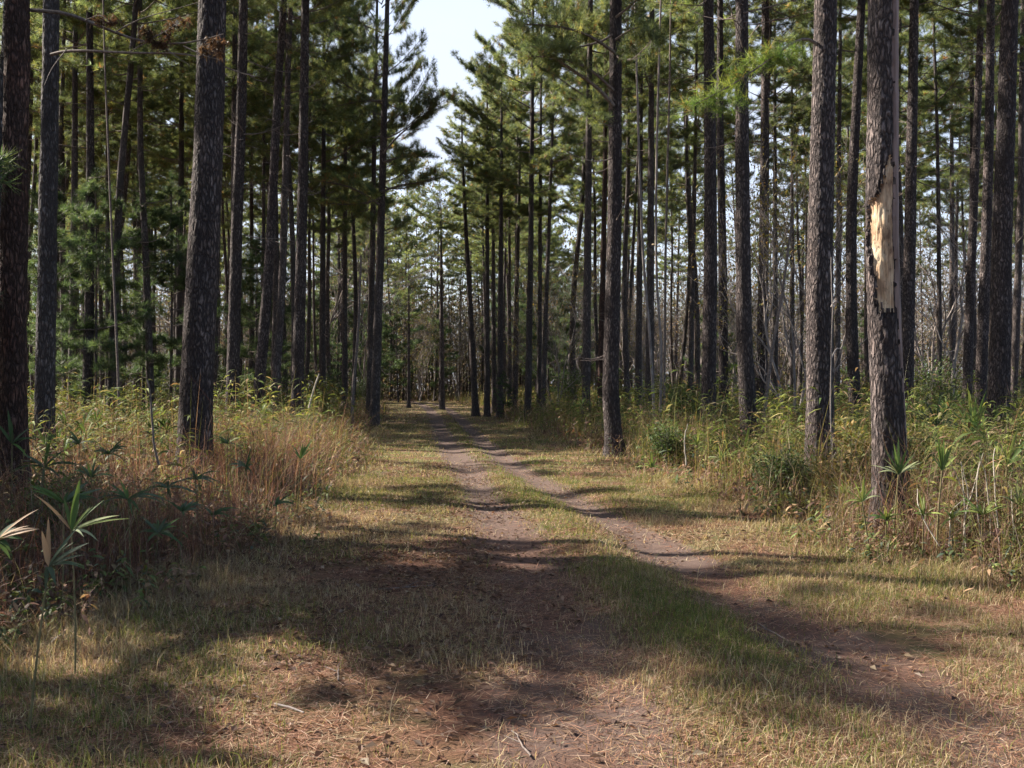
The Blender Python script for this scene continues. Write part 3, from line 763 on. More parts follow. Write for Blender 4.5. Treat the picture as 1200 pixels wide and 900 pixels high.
for (key, pts, d, wpx, cb, label) in HERO:
    pts = sorted(pts, key=lambda p: -p[1])          # bottom first
    P3 = np.array([at(x, y, d) for x, y in pts])
    zc, xc = P3[:, 2], P3[:, 0]
    slope_b = (xc[1] - xc[0]) / (zc[1] - zc[0]) if len(pts) > 1 else 0
    slope_t = (xc[-1] - xc[-2]) / (zc[-1] - zc[-2])
    bx = xc[0] + slope_b * (0 - zc[0]); by = d
    bz = float(gz(bx, by))
    Ht = {'V': 14., 'W': 17., 'X': 18.5, 'Y1': 20., 'Y2': 20.5, 'Y3': 21., 'Y4': 22.}.get(key, 25 + rng.uniform(-1.5, 1.5))
    ztop = zc[-1]
    near = d < 19; midd = d < 34
    if near: zs = np.concatenate([np.arange(-.3, ztop + .6, .022), np.arange(ztop + .8, Ht, .5), [Ht]])
    elif midd: zs = np.concatenate([np.arange(-.3, ztop + .6, .12), np.arange(ztop + .8, Ht, .5), [Ht]])
    else: zs = np.concatenate([np.arange(-.3, Ht, .45), [Ht]])
    sides = 84 if key in ('o', 'A', 'J', 'l') else (60 if near else (28 if midd else 14))

    def cline(z):
        zz = np.concatenate([[0], zc, [ztop + 4, Ht]]) if zc[0] > .05 else np.concatenate([zc, [ztop + 4, Ht]])
        xx = np.concatenate([[bx], xc, [xc[-1] + slope_t * 3, xc[-1] + slope_t * 3.5]]) if zc[0] > .05 else np.concatenate([xc, [xc[-1] + slope_t * 3, xc[-1] + slope_t * 3.5]])
        return sum(np.interp(z + k_, zz, xx) for k_ in (-.7, -.35, 0, .35, .7)) / 5
    cx = cline(zs) - bx
    yamp = rng.uniform(-.15, .15)
    cy = yamp * np.sin(np.clip(zs / 14, 0, 1) * math.pi)
    r_eye = wpx * d / F / 2
    r0 = r_eye / float(radius_profile(np.array([1.65]), 1, Ht)[0])
    rad = np.repeat(radius_profile(zs, r0, Ht)[:, None], sides, 1)
    ang = np.arange(sides) * 2 * math.pi / sides
    seed = rng.uniform(0, 50)
    if near or midd:
        rad = rad * (1 + .28 * np.exp(-np.clip(zs, -.3, 9) / .30)[:, None] * (.55 + .45 * np.cos(5 * ang + wpx)[None] * np.cos(2 * ang + d)[None]))
    if near:
        lowm = zs < ztop + .7
        for i in np.nonzero(lowm)[0]:
            z = zs[i]
            for j in range(sides):
                x_, y_ = r0 * math.cos(ang[j]), r0 * math.sin(ang[j])
                pl = bark_disp(x_ + seed, y_, z, seed)
                rad[i, j] += .014 * (pl - .25) + .014 * mnoise.noise((x_ * 5 + seed, y_ * 5, z * 1.2))
    else:
        rad *= 1 + rng.normal(0, .03 if midd else .045, rad.shape)
    t = thing('pine_tree', label, 'pine', (bx, by, bz))
    hero_obj[key] = t; hero_path[key] = (bx, by, bz, cline, lambda z, r0=r0, Ht=Ht: float(radius_profile(np.array([z]), r0, Ht)[0]))
    mat = M_bark_red if key in ('A', 'b') else M_bark_grey if key in ('B', 'A2') else (M_bark if d < 34 else M_bark_far)
    if key == 'o':
        Zg, Ag = np.meshgrid(zs, (np.degrees(ang) + 180) % 360 - 180, indexing='ij')
        nz = np.array([[mnoise.noise((math.cos(a_) * 2, math.sin(a_) * 2, z_ * 2.6)) for a_ in ang] for z_ in zs])
        nz2 = np.array([[mnoise.noise((math.cos(a_) * 9, math.sin(a_) * 9, z_ * 6)) for a_ in ang] for z_ in zs])
        # wound: bare wood facing the track; left border jagged
        nz3 = np.array([[mnoise.noise((math.cos(a_) * 22, math.sin(a_) * 22, z_ * 15)) for a_ in ang] for z_ in zs])
        lo = np.interp(Zg, [2.40, 2.9, 3.1, 3.60, 3.68, 3.95, 4.12], [-132, -150, -168, -174, -128, -104, -84])
        hi = np.interp(Zg, [2.40, 3.9, 4.15], [-60, -60, -74])
        lo = lo + 12 * nz + 14 * nz2 + 10 * nz3; hi = hi + 5 * nz + 6 * nz2
        wound = (Ag > lo) & (Ag < hi) & (Zg > 2.44 + .10 * nz2 + .06 * nz3) & (Zg < 4.10)
        slo = np.interp(Zg, [1.0, 2.4, 6.5, 12], [-35, -54, -76, -80]) + 7 * nz + 6 * nz2
        strip = (Ag > slo) & (Ag < 15) & (Zg > .95) & (Zg < ztop + .4) & ~wound
        gap = np.abs(Ag - slo) < 5
        rad = np.where(wound, rad - .026 + .010 * nz + .007 * nz2 + .004 * nz3, rad)
        rad = np.where(strip, radius_profile(zs, r0, Ht)[:, None] * 1.0 + .008 * nz + .004 * nz2, rad)
        rad = np.where(gap & (Zg > 1.2) & ~wound & (Zg < ztop + .3), rad - .03, rad)
        lip = (np.abs(Ag - lo) < 9) & ~wound & (Zg > 2.5) & (Zg < 4.1)
        rad = np.where(lip, rad + .014, rad)
        V, q = trunk_rings(zs, cx, cy, rad, sides)
        fw = wound[:-1] & np.roll(wound, -1, 1)[:-1]; fs = strip[:-1] & np.roll(strip, -1, 1)[:-1] & ~fw

        def sub(mask, name, mat_, label_=None):
            qq = q[mask]; u, inv = np.unique(qq, return_inverse=True)
            m_ = MB(); m_.add(V.reshape(-1, 3)[u], inv.reshape(-1, 4)); obj(name, m_.mesh(name, [mat_], True), t, label=label_)
        sub(~fw & ~fs, 'trunk', M_bark); sub(fw, 'exposed_wood', M_wood, 'bare orange wood where the bark tore away')
        sub(fs, 'weathered_scar', M_strip, 'long pale weathered scar down the trunk edge')
    else:
        V, q = trunk_rings(zs, cx, cy, rad, sides)
        mb = MB(); mb.add(V, q.reshape(-1, 4)); obj('trunk', mb.mesh('trunk', [mat], True), t)
    wide = {'a': 1, 'd2': 0, 'Y7': 0}
    me = crown_wide[wide[key]] if key in wide else crowns[int(rng.integers(len(crowns)))]
    c = obj('crown', me, t, (float(cline(np.array([cb]))[0] - bx), 0, cb))
    c.rotation_euler = (0, math.atan(slope_t * .6), 0 if key in wide else rng.uniform(0, 6.28))
    s_ = (Ht - cb) / 12.8
    sx_ = {'S': .8, 'S2': .75, 'P': .8, 'X': .7, 'Y1': .72, 'Y2': .72, 'Y3': .75, 'Y4': .78, 'Y5': .8, 'c': .72, 'b': .8, 'a': .78, 'W': .62, 'V': .6}.get(key, 1)
    c.scale = (sx_, sx_, s_) if d > 30 or key in wide else (.9, .9, s_)


# individual limbs of the near pines
def px_curve(pts, d0, d1, n=14):
    P = np.array([at(x, y, d0 + (d1 - d0) * i / (len(pts) - 1)) for i, (x, y) in enumerate(pts)])
    u = np.linspace(0, len(P) - 1, n); k = np.arange(len(P))
    C = np.stack([np.interp(u, k, P[:, i]) for i in range(3)], -1)
    for _ in range(2): C[1:-1] = (C[:-2] + C[1:-1] * 2 + C[2:]) / 4
    return C


def branch(key, name, build, label=None):
    mb = MB(); build(mb)
    t = hero_obj[key]
    for v in mb.v: v -= np.array(t.location, np.float32)
    return obj(name, mb.mesh(name, [M_limb, M_needle]), t, label=label)


def dead_clumps(mb, pts, d, n, size=.13):
    C = []
    for (x, y) in pts:
        for _ in range(n):
            C.append(at(x, y, d) + rng.normal(0, size * .45, 3))
    C = np.array(C); D = unit(rng.normal(0, 1, C.shape) + np.array([0, 0, -.8]))
    needle_tufts(mb, C, D, 22, .10, .010, palette(len(C), [(.035, .022, .016), (.06, .035, .022)], [1, 1]), mat=1, up=-.4)


def b1(mb):
    P = px_curve([(36, 12), (75, 13), (100, 24), (135, 38), (165, 50), (215, 54), (262, 40)], 12.4, 12.0); V, q = tube(P, np.linspace(.026, .008, len(P)), 7); mb.add(V, q)
    for pts in ([(135, 38), (160, 22), (195, 14), (235, 2)], [(165, 50), (190, 40), (215, 22)], [(215, 54), (240, 66), (258, 70)], [(190, 52), (200, 62), (222, 76)], [(100, 24), (118, 16), (128, 26)]):
        P = px_curve(pts, 12.1, 11.9, 7); V, q = tube(P, np.linspace(.010, .003, len(P)), 5); mb.add(V, q)
    dead_clumps(mb, [(118, 24), (130, 27), (176, 44), (182, 52), (196, 40), (200, 30), (217, 28), (193, 55), (172, 36), (240, 60), (256, 64), (262, 52), (250, 50)], 12.05, 7, .05)


def b2(mb):
    P = px_curve([(60, 64), (78, 58), (110, 60), (150, 62), (190, 63), (230, 60), (270, 84), (300, 90)], 17.2, 16.0); V, q = tube(P, np.linspace(.030, .008, len(P)), 7); mb.add(V, q)
    for pts in ([(150, 62), (170, 50), (190, 44)], [(230, 60), (252, 74), (268, 90)], [(78, 58), (60, 80), (52, 100)]):
        P = px_curve(pts, 16.8, 16.4, 7); V, q = tube(P, np.linspace(.012, .004, len(P)), 5); mb.add(V, q)


def b3(mb):
    P = px_curve([(24, 116), (14, 100), (4, 86), (-12, 74)], 12.3, 12.2, 8); V, q = tube(P, np.linspace(.016, .008, len(P)), 5); mb.add(V, q)


branch('A', 'dead_branch', b1, 'bare drooping branch hung with dark clumps of dead needles')
branch('B', 'dead_branch', b2, 'long pale bare branch nearly level')
branch('A', 'dead_branch', b3)


def b4(mb):
    P = px_curve([(962, 56), (950, 44), (935, 44), (915, 60), (885, 82), (850, 105), (815, 122)], 15.1, 14.6, 12)
    V, q = tube(P, np.linspace(.026, .007, len(P)), 6); mb.add(V, q)
    C = []; D = []
    for (x, y, n_) in ((930, 62, 9), (912, 68, 10), (898, 62, 10), (882, 74, 10), (868, 92, 9), (852, 104, 9), (838, 112, 9), (820, 116, 9), (806, 124, 7), (868, 118, 7), (845, 130, 6), (860, 76, 7)):
        for _ in range(n_):
            C.append(at(x, y, 14.8) + rng.normal(0, .085, 3)); D.append(unit(np.array([-.7, -.2, .1]) + rng.normal(0, .6, 3)))
    C = np.array(C); D = np.array(D)
    col = palette(len(C), [(.055, .10, .025), (.085, .13, .03), (.13, .15, .035), (.18, .13, .04)], [4, 4, 2, .6])
    needle_tufts(mb, C, D, 30, .22, .006, col, mat=1)


branch('l', 'living_limb', b4, 'drooping live limb with bright yellow green needles')


def b5(mb):
    for pts, r in (([(719, 124), (700, 100), (672, 84), (645, 62), (618, 52)], .055), ([(719, 106), (690, 78), (650, 66), (622, 66)], .04), ([(721, 62), (690, 40), (655, 30), (615, 28)], .045), ([(722, 46), (742, 32), (770, 34)], .03), ([(722, 20), (740, 6), (760, -14)], .035), ([(718, 150), (702, 142), (680, 128)], .02)):
        P = px_curve(pts, 23.4, 22.6, 10)
        live_limb(mb, P, r, 26, twig=.34, dens=1.0, leafy=.35, w=.010)


branch('a', 'living_limb', b5, 'long dark limbs with flat layers of needles over the track')


def b6(mb):
    for pts in ([(446, 232), (430, 238), (405, 240), (380, 238)], [(447, 225), (470, 216), (495, 214), (512, 206)], [(449, 180), (465, 160), (490, 140), (520, 118)], [(447, 118), (425, 118), (395, 124)], [(445, 240), (425, 225), (400, 215), (370, 212)], [(450, 190), (475, 182), (505, 184)]):
        P = px_curve(pts, 41.8, 41.0, 9)
        live_limb(mb, P, .05, 26, twig=.40, dens=1.3, leafy=.2, brown=.16)


branch('S', 'living_limb', b6, 'low limbs with dark green and rusty needles over the left verge')

# --- the forest behind and beside ---------------------------------------------------
placed = [(hero_path[k][0], hero_path[k][1]) for k in hero_path]


def try_place(X, Y, dmin):
    for (a, b) in placed:
        if (a - X) ** 2 + (b - Y) ** 2 < dmin * dmin: return False
    return True


LIT = [(1.6, 4.55, 0), (2.4, 4.3, 0), (3.2, 9.2, 0), (4.2, 9.0, 0), (1.4, 15.8, 0), (2.4, 15.3, 0), (4.5, 20, .5), (6, 22, .5), (8, 18, .5), (-1.5, 20, 0), (7, 27, .5),
       (3.9, 10.4, 4), (3.9, 10.4, 6), (3.9, 10.4, 3), (4.8, 15, 3), (4.8, 15, 5.5), (5.6, 20, 5), (4.3, 24, 5), (-2.5, 28, 0)]


def shades(X, Y, rad=2.4):
    """would a crown here stand between the sun and a place the photo shows sunlit?"""
    sx, sy = math.sin(R(SUN_AZ)), math.cos(R(SUN_AZ)); te = math.tan(R(SUN_EL))
    for (a, b, c) in LIT:
        t = (X - a) * sx + (Y - b) * sy; o = abs((X - a) * sy - (Y - b) * sx)
        if (10.5 - c) / te < t < (26 - c) / te and o < (3.1 if c > 2 else rad): return True
    return False


def on_track(X, Y, margin):
    if Y > 132: return False
    m = float((rutL(Y) + rutR(Y)) / 2)
    return abs(X - m) < margin


def scatter_pines(n, fx, fy, label, group, dmin=2.3, margin=5.0, smin=.9, smax=1.12):
    c = 0; tries = 0
    while c < n and tries < 9000:
        tries += 1
        Y = fy(); X = fx(Y)
        if on_track(X, Y, margin) or shades(X, Y) or not try_place(X, Y, dmin): continue
        placed.append((X, Y)); c += 1
        s = rng.uniform(smin, smax); sw = s * rng.uniform(.68, 1.2)
        pr = pine_protos[int(rng.integers(len(pine_protos)))]
        dup(pr, (X, Y, float(gz(X, Y))), (rng.normal(0, .018), rng.normal(0, .03), rng.uniform(0, 6.28)), (sw, sw, s), label, group)


def far_y(a, b):
    return lambda: math.sqrt(a * a + rng.random() * (b * b - a * a))


def ctr(Y): return float((rutL(Y) + rutR(Y)) / 2)


scatter_pines(46, lambda Y: rng.uniform(-.55 * Y, ctr(Y) - 5), far_y(40, 72), 'straight pine deep in the shaded woods left of the track', 'pines in the woods left of the track')
scatter_pines(46, lambda Y: rng.uniform(-.55 * Y, ctr(Y) - 5), far_y(72, 125), 'straight pine deep in the shaded woods left of the track', 'pines in the woods left of the track')
scatter_pines(38, lambda Y: rng.uniform(ctr(Y) + 5, .55 * Y), far_y(42, 75), 'straight pine deep in the brighter woods right of the track', 'pines in the woods right of the track')
scatter_pines(28, lambda Y: rng.uniform(ctr(Y) + 5, .55 * Y), far_y(75, 125), 'straight pine deep in the brighter woods right of the track', 'pines in the woods right of the track')
scatter_pines(26, lambda Y: rng.uniform(-26, 4), far_y(108, 150), 'far pine rising where the track goes out of sight', 'pines at the far end of the track', margin=2.4, dmin=1.8, smin=1.1, smax=1.32)
for (p_, t_) in ((7.3, 20), (7.6, 26), (7.1, 31), (1.5, 22), (1.1, 28), (13.7, 29), (19.0, 26), (7.8, 36), (.8, 36)):  # pines added out of view so their crowns shade the near ground
    X = p_ * .39 - t_ * .92; Y = p_ * .92 + t_ * .39; placed.append((X, Y))
    dup(pine_protos[int(rng.integers(7))], (X, Y, float(gz(X, Y))), (0, 0, rng.uniform(0, 6.28)), (.72, .72, 1), 'tall pine shading the near track from beside the view', 'pines beside the near track')
scatter_pines(26, lambda Y: rng.uniform(-46, -.56 * max(Y, 0) - 3.5), lambda: rng.uniform(-8, 48), 'tall pine shading the near track from beside the view', 'pines beside the near track', margin=6, dmin=3.0)


# ------------------------------------------------------------------ bare and young trees
def bare_tree(name, Ht, r0, seed_dirs=1, spread=.5, leaves=0, leafcol=None, levels=4, twig=1.0):
    mb = MB(); tips = []

    def grow(p, d, l, r, lev):
        n = 5; pts = [p]
        dd = d
        for i in range(n):
            dd = unit(dd + rng.normal(0, .13, 3) + np.array([0, 0, .05])); pts.append(pts[-1] + dd * l / n)
        pts = np.array(pts)
        V, q = tube(pts, np.linspace(r, r * .55, len(pts)), 6 if lev == 0 else (4 if lev < 3 else 3)); mb.add(V, q)
        if lev >= levels:
            tips.append((pts[-1], dd)); tips.append((pts[3], dd)); return
        nb = 3 if lev else 5
        for i in range(nb):
            k = rng.integers(2, n + 1); side = unit(rng.normal(0, 1, 3) * np.array([1, 1, .4]))
            nd = unit(dd * (1 - spread * .6) + side * spread + np.array([0, 0, .15]))
            grow(pts[k], nd, l * rng.uniform(.45, .72), r * rng.uniform(.38, .55), lev + 1)
        grow(pts[-1], unit(dd + rng.normal(0, .2, 3)), l * .7, r * .55, lev + 1)
    for i in range(seed_dirs):
        d = unit(np.array([rng.normal(0, .22 if seed_dirs > 1 else .05), rng.normal(0, .22 if seed_dirs > 1 else .05), 1.]))
        grow(np.array([rng.normal(0, .08), rng.normal(0, .08), -.2]) if seed_dirs > 1 else np.array([0, 0, -.2]), d, Ht * .45, r0, 0)
    me = mb.mesh('trunk', [M_twig], True)
    lm = None
    if leaves:
        mb = MB(); P = np.array([t_[0] for t_ in tips]); idx = rng.integers(0, len(P), int(leaves))
        C = P[idx] + rng.normal(0, .16, (len(idx), 3)); a = rng.uniform(0, 6.28, len(idx)); e = rng.uniform(-.8, .4, len(idx))
        D = np.stack([np.cos(a) * np.cos(e), np.sin(a) * np.cos(e), np.sin(e)], -1)
        leaf_quads(mb, C, D, rng.uniform(.06, .13, len(idx)), rng.uniform(.03, .06, len(idx)), palette(len(idx), leafcol, [1] * len(leafcol)), .4)
        lm = mb.mesh('foliage', [M_leaf])
    return me, lm


OLIVE = [(.11, .11, .03), (.16, .13, .04), (.08, .09, .03), (.20, .14, .05)]
GRN = [(.05, .08, .025), (.07, .10, .03), (.04, .06, .025)]
RUST = [(.22, .13, .05), (.26, .18, .07), (.16, .09, .04)]
bt = []
for (Ht, r0, sd, sp, lv, lc, nm) in ((11, .09, 1, .55, 0, None, 'bare_tree'), (14, .12, 1, .5, 0, None, 'bare_tree'), (9, .07, 2, .55, 900, RUST, 'bare_tree'), (7, .05, 3, .5, 2600, OLIVE, 'small_tree'), (12, .10, 1, .6, 500, RUST, 'bare_tree')):
    t = thing(nm, 'x', 'tree', (0, 0, -80)); a, b = bare_tree(nm, Ht, r0, sd, sp, lv, lc)
    obj('trunk', a, t)
    if b: obj('foliage', b, t)
    bt.append(t)
sh = []
for (Ht, sd, lv, lc) in ((1.9, 5, 2600, OLIVE), (1.5, 5, 2400, GRN), (2.6, 4, 2200, GRN)):
    t = thing('shrub', 'x', 'shrub', (0, 0, -80)); a, b = bare_tree('shrub', Ht, .02, sd, .5, lv, lc, levels=3)
    obj('stem', a, t); obj('foliage', b, t); sh.append(t)
yp = []
for k in range(2):
    t = thing('young_pine', 'x', 'young pine', (0, 0, -80))
    obj('trunk', proto_trunk('trunk', .06, 8.0, 8), t)
    mbc = make_crown('crown', Lc=6.6, Rm=1.7, limbs=34, dead=0, tuft_n=20, brown=0, dens=1.1, cols=[(.035, .060, .030), (.048, .075, .032), (.060, .085, .036), (.028, .048, .028)])
    obj('crown', mbc, t, (0, 0, 1.3)); yp.append(t)


def scatter(protos, n, fx, fy, label, group, dmin=1.6, margin=5, smin=.8, smax=1.25, mem=None):
    c = 0; tries = 0
    mem = placed if mem is None else mem
    while c < n and tries < 6000:
        tries += 1; Y = fy(); X = fx(Y)
        if on_track(X, Y, margin) or any((a - X) ** 2 + (b - Y) ** 2 < dmin * dmin for a, b in mem): continue
        mem.append((X, Y)); c += 1; s = rng.uniform(smin, smax)
        dup(protos[int(rng.integers(len(protos)))], (X, Y, float(gz(X, Y))), (0, 0, rng.uniform(0, 6.28)), (s, s, s), label, group)


for (x, d, s, k, lab) in ((112, 33, 1.05, 0, 'soft green young pine beside the straight dark left pine'), (168, 37, 1.1, 1, 'young green pine between the leaning pine and the thickest left pine'), (200, 38, 1.15, 0, 'young pine with pale foliage far behind the thickest left pine'), (64, 34, 1.1, 1, 'young green pine showing behind the grey pine on the left'), (300, 46, 1.0, 1, 'young pine behind the curved leaning pine'), (590, 52, .3, 0, 'small dark green pine seedling at the right verge of the track')):
    X = (x - 600) * d / F; dup(yp[k], (X, d, float(gz(X, d))), (0, 0, x), (s, s, s), lab)
scatter(yp, 9, lambda Y: rng.uniform(-.5 * Y, ctr(Y) - 6), far_y(45, 95), 'young green pine growing deep in the left woods', 'young pines in the left woods', smin=.8, smax=1.3)
scatter(yp, 5, lambda Y: rng.uniform(ctr(Y) + 7, .5 * Y), far_y(60, 100), 'young green pine growing deep in the right woods', 'young pines in the right woods', smin=.7, smax=1.2)
scatter(yp, 26, lambda Y: rng.uniform(-32, 12), far_y(104, 150), 'young pine closing the view beyond the end of the track', 'young pines beyond the end of the track', dmin=1.4, margin=2.5, smin=1.3, smax=2.3)
dup(yp[0], (-6.3, 7.9, .05), (0, 0, 1), (.8, .8, .68), 'unseen young pine added to shade the near left end of the track')  # two out-of-view young pines, added to keep sun off the left foreground
dup(yp[1], (-7.0, 9.3, .05), (0, 0, 2), (.8, .8, .72), 'slightly taller unseen young pine added to shade the near left end of the track')
for (x_, y_, s_) in ((-7.4, 10.6, 1.0), (-8.7, 12.9, 1.05), (-9.4, 11.2, 1.15), (-6.6, 6.6, .56)):  # more young pines added past the left frame edge, deepening that shade
    dup(yp[0], (x_, y_, .05), (0, 0, x_), (s_, s_, s_), 'dense unseen young pine added to shade the left foreground', 'added young pines shading the near track')
dup(bt[3], (at(925, 0, 30)[0], 30, 0), (0, 0, 1), (1.15, 1.15, 1.25), 'small tree with sparse yellowish leaves left of the thick scaly pine')
dup(bt[0], (at(1118, 0, 38)[0], 38, 0), (0, 0, 2), (1, 1, 1), 'bare grey tree forking in the sky gap near the right edge')
dup(bt[4], (at(1090, 0, 52)[0], 52, 0), (0, 0, 2.6), (1, 1, 1), 'bare tree with few rusty leaves behind the slender isolated pine')
scatter(bt, 44, lambda Y: rng.uniform(ctr(Y) + 6, .55 * Y), far_y(46, 120), 'leafless grey tree tangled among the right hand pines', 'bare trees in the right woods', dmin=1.2)
scatter([bt[2], bt[3], bt[4], bt[0]], 20, lambda Y: rng.uniform(-.55 * Y, ctr(Y) - 6), far_y(60, 120), 'leafless tree tangled among the left hand pines', 'bare trees in the left woods', dmin=1.2)
scatter([bt[2], bt[3], bt[4], bt[3]], 34, lambda Y: rng.uniform(-34, 16), far_y(118, 165), 'pale leafless tree beyond the end of the track', 'bare trees beyond the end of the track', dmin=1.5, margin=0, smin=1.1, smax=1.8)
scatter(sh, 16, lambda Y: float(vergeR(Y)) + rng.uniform(.6, 5), lambda: rng.uniform(10.5, 27), 'low leafy shrub in the cane at the edge of the right verge', 'low shrubs in the right verge', dmin=.9, margin=3, smin=.35, smax=.65)
scatter(sh, 12, lambda Y: float(vergeL(Y)) - rng.uniform(.7, 5), lambda: rng.uniform(9, 27), 'low leafy shrub in the reddish brush of the left verge', 'low shrubs in the left verge', dmin=.9, margin=3, smin=.25, smax=.5)
scatter(sh, 34, lambda Y: rng.uniform(ctr(Y) + 5, .5 * Y), far_y(28, 100), 'leafy shrub under the right hand pines', 'shrubs under the right pines', dmin=1.0)
scatter(sh, 30, lambda Y: rng.uniform(-.5 * Y, ctr(Y) - 5), far_y(30, 100), 'leafy shrub under the left hand pines', 'shrubs under the left pines', dmin=1.0)

# far woods closing the view
mb = MB(); N = 1300
Yf = np.sqrt(125 ** 2 + rng.random(N) * (215 ** 2 - 125 ** 2)); Xf = (rng.random(N) * 2 - 1) * .62 * Yf
for i in range(N):
    h = rng.uniform(6, 17) if rng.random() < .6 else rng.uniform(16, 24)
    P = np.array([[Xf[i], Yf[i], -.2], [Xf[i] + rng.normal(0, .25), Yf[i], h * .5], [Xf[i] + rng.normal(0, .6), Yf[i], h]])
    V, q = tube(P, [rng.uniform(.06, .17), .08, .025], 4); c = np.array([.09, .075, .07]) * rng.uniform(.6, 1.3); mb.add(V, q, col=c, mat=0)
    for j in range(9):
        t = rng.uniform(.25, .95); p0 = P[0] * (1 - t) + P[2] * t; a = rng.uniform(0, 6.28); l = rng.uniform(1, 3.2)
        d_ = np.array([math.cos(a) * .8, math.sin(a) * .8, rng.uniform(.2, 1.1)]); V, q = tube(np.stack([p0, p0 + d_ * l * .5, p0 + d_ * l + np.array([0, 0, .2])]), [.04, .028, .012], 3); mb.add(V, q, col=c * 1.3)
M_ = 420000
Y = np.sqrt(125 ** 2 + rng.random(M_) * (215 ** 2 - 125 ** 2)); X = (rng.random(M_) * 2 - 1) * .62 * Y
zh = np.where(rng.random(M_) < .62, rng.random(M_) * 11, rng.random(M_) ** 1.2 * 24) * (.95 + .95 * fbm(X * .08, Y * .08, 3))
D = unit(rng.normal(0, 1, (M_, 3)))
col = palette(M_, [(.11, .085, .06), (.07, .078, .038), (.17, .135, .075), (.11, .092, .085), (.05, .06, .034)], [3, 3, 1, 4, 2.5])
leaf_quads(mb, np.stack([X, Y, zh + .3], -1), D, rng.uniform(.3, .75, M_), rng.uniform(.10, .30, M_), col, .3, mat=0)
g = obj('far_woods', mb.mesh('far_woods', [M_grass])); g['kind'] = 'stuff'
g['label'] = 'distant brown and grey woods closing the view'; g['category'] = 'woods'

# ------------------------------------------------------------------ single plants near the track
def broad_plant(label, px, pbase, d, leaves, stalk_r=.006, mat_stalk=None, name='palmetto', cat='palmetto', group=None):
    """px = crown point in the photo, pbase = (x) of the foot; leaves = list of (dx, dy px of tip, width m, colour, depth offset)"""
    bx = (pbase - 600) * d / F; bz = float(gz(bx, d))
    t = thing(name, label, cat, (bx, d, bz), 0, group)
    top = at(px[0], px[1], d) - np.array([bx, d, bz])
    P = np.stack([[0, 0, -.03], top * .4 + np.array([top[0] * -.12, .02, 0]), top])
    mb = MB(); u = np.linspace(0, 2, 8); P = np.stack([np.interp(u, [0, 1, 2], P[:, i]) for i in range(3)], -1); P[1:-1] = (P[:-2] + P[1:-1] * 2 + P[2:]) / 4
    V, q = tube(P, np.linspace(stalk_r * 1.3, stalk_r * .8, len(P)), 6); mb.add(V, q)
    obj('stalk', mb.mesh('stalk', [mat_stalk or M_stalk], True), t)
    extra = [(a_ * rng.uniform(.7, 1.05) + rng.normal(0, 7), b_ * rng.uniform(.7, 1.05) + rng.normal(0, 7), c_ * .8, d_, e_ + rng.normal(0, .06)) for a_, b_, c_, d_, e_ in leaves]
    for (dx, dy, w, c, dd) in leaves + extra:
        w *= .72
        mb = MB(); n = 9; s = d / F
        tip = np.array([dx * s, dd, -dy * s]); u = np.linspace(0, 1, n)[:, None]
        L = np.linalg.norm(tip)
        C = top + tip * u + np.array([0, 0, 1.]) * (.55 * L * u * (1 - u)) * (1 if dy > -10 else .4)
        wv = w * .5 * (np.sin(np.clip(u[:, 0] * 1.02, 0, 1) ** .7 * math.pi) ** .8 + .06)
        T = unit(np.gradient(C, axis=0)); S = unit(np.cross(T, np.array([.15, -.55, .8]))); Nn = np.cross(S, T)
        V = np.stack([C - S * wv[:, None] + Nn * (wv * .25)[:, None], C - Nn * 0, C + S * wv[:, None] + Nn * (wv * .25)[:, None]], 1).reshape(-1, 3)
        i = np.arange(n - 1)[:, None] * 3
        q = np.concatenate([i + np.array([[0, 1, 4, 3]]), i + np.array([[1, 2, 5, 4]])])
        cc = np.array(c) * rng.uniform(.85, 1.15); colr = np.repeat(cc[None] * (1 - .0 * u), 3, 0)
        mb.add(V, q, col=colr)
        obj('leaf', mb.mesh('leaf', [M_leaf], True), t)
    return t


DG, MG, YG, TAN, PG = (.045, .075, .03), (.075, .12, .035), (.17, .21, .06), (.27, .18, .11), (.24, .27, .15)
BG = (.065, .090, .055)
broad_plant('leafy plant with a tan withered leaf on a bent stalk, nearest of the left plants', (57, 664), 33, 4.7, [(-8, -42, .035, TAN, 0), (28, -30, .03, BG, -.05), (42, -26, .028, BG, .05), (44, -14, .026, BG, 0), (32, 4, .024, BG, .06), (14, 20, .03, BG, -.05), (-4, 16, .03, BG, 0)], .005)
broad_plant('green plant with arching pale tipped leaves by the bent stalk', (84, 622), 88, 5.6, [(56, -18, .03, YG, 0), (36, 10, .028, PG, -.06), (10, -60, .05, MG, 0), (-46, -44, .02, TAN, 0), (30, -34, .022, MG, .1), (-14, -38, .03, DG, .05), (20, -26, .02, YG, .02)], .005)
broad_plant('plant with a broad brown leaf reaching in from the left edge', (-6, 634), -14, 4.5, [(52, -14, .055, TAN, 0), (46, -36, .02, TAN, .04), (24, -22, .03, BG, 0), (30, 0, .04, DG, .03), (16, -4, .02, YG, 0), (12, 14, .04, DG, .05)], .006)
broad_plant('low dark leaved plant in the red dry grass left of the track', (150, 585), 152, 8.2, [(-26, -8, .035, DG, 0), (30, -12, .04, DG, 0), (44, 2, .035, BG, .05), (-10, -24, .03, MG, 0), (16, 14, .035, DG, -.05), (-34, 8, .03, BG, 0)], .005)
broad_plant('bright green leaf sprouting in the red grass near the thickest left pine', (352, 538), 348, 12.0, [(14, -22, .05, MG, 0), (6, -18, .03, MG, .03), (-8, -10, .03, DG, 0)], .006)
broad_plant('bluish leaved plant at the foot of the dark edge pine', (52, 548), 50, 10.0, [(-26, -16, .045, BG, 0), (26, -22, .05, BG, 0), (40, 0, .04, DG, .1), (-38, 6, .04, DG, 0), (8, -34, .04, MG, 0), (20, 14, .04, BG, 0)], .006)
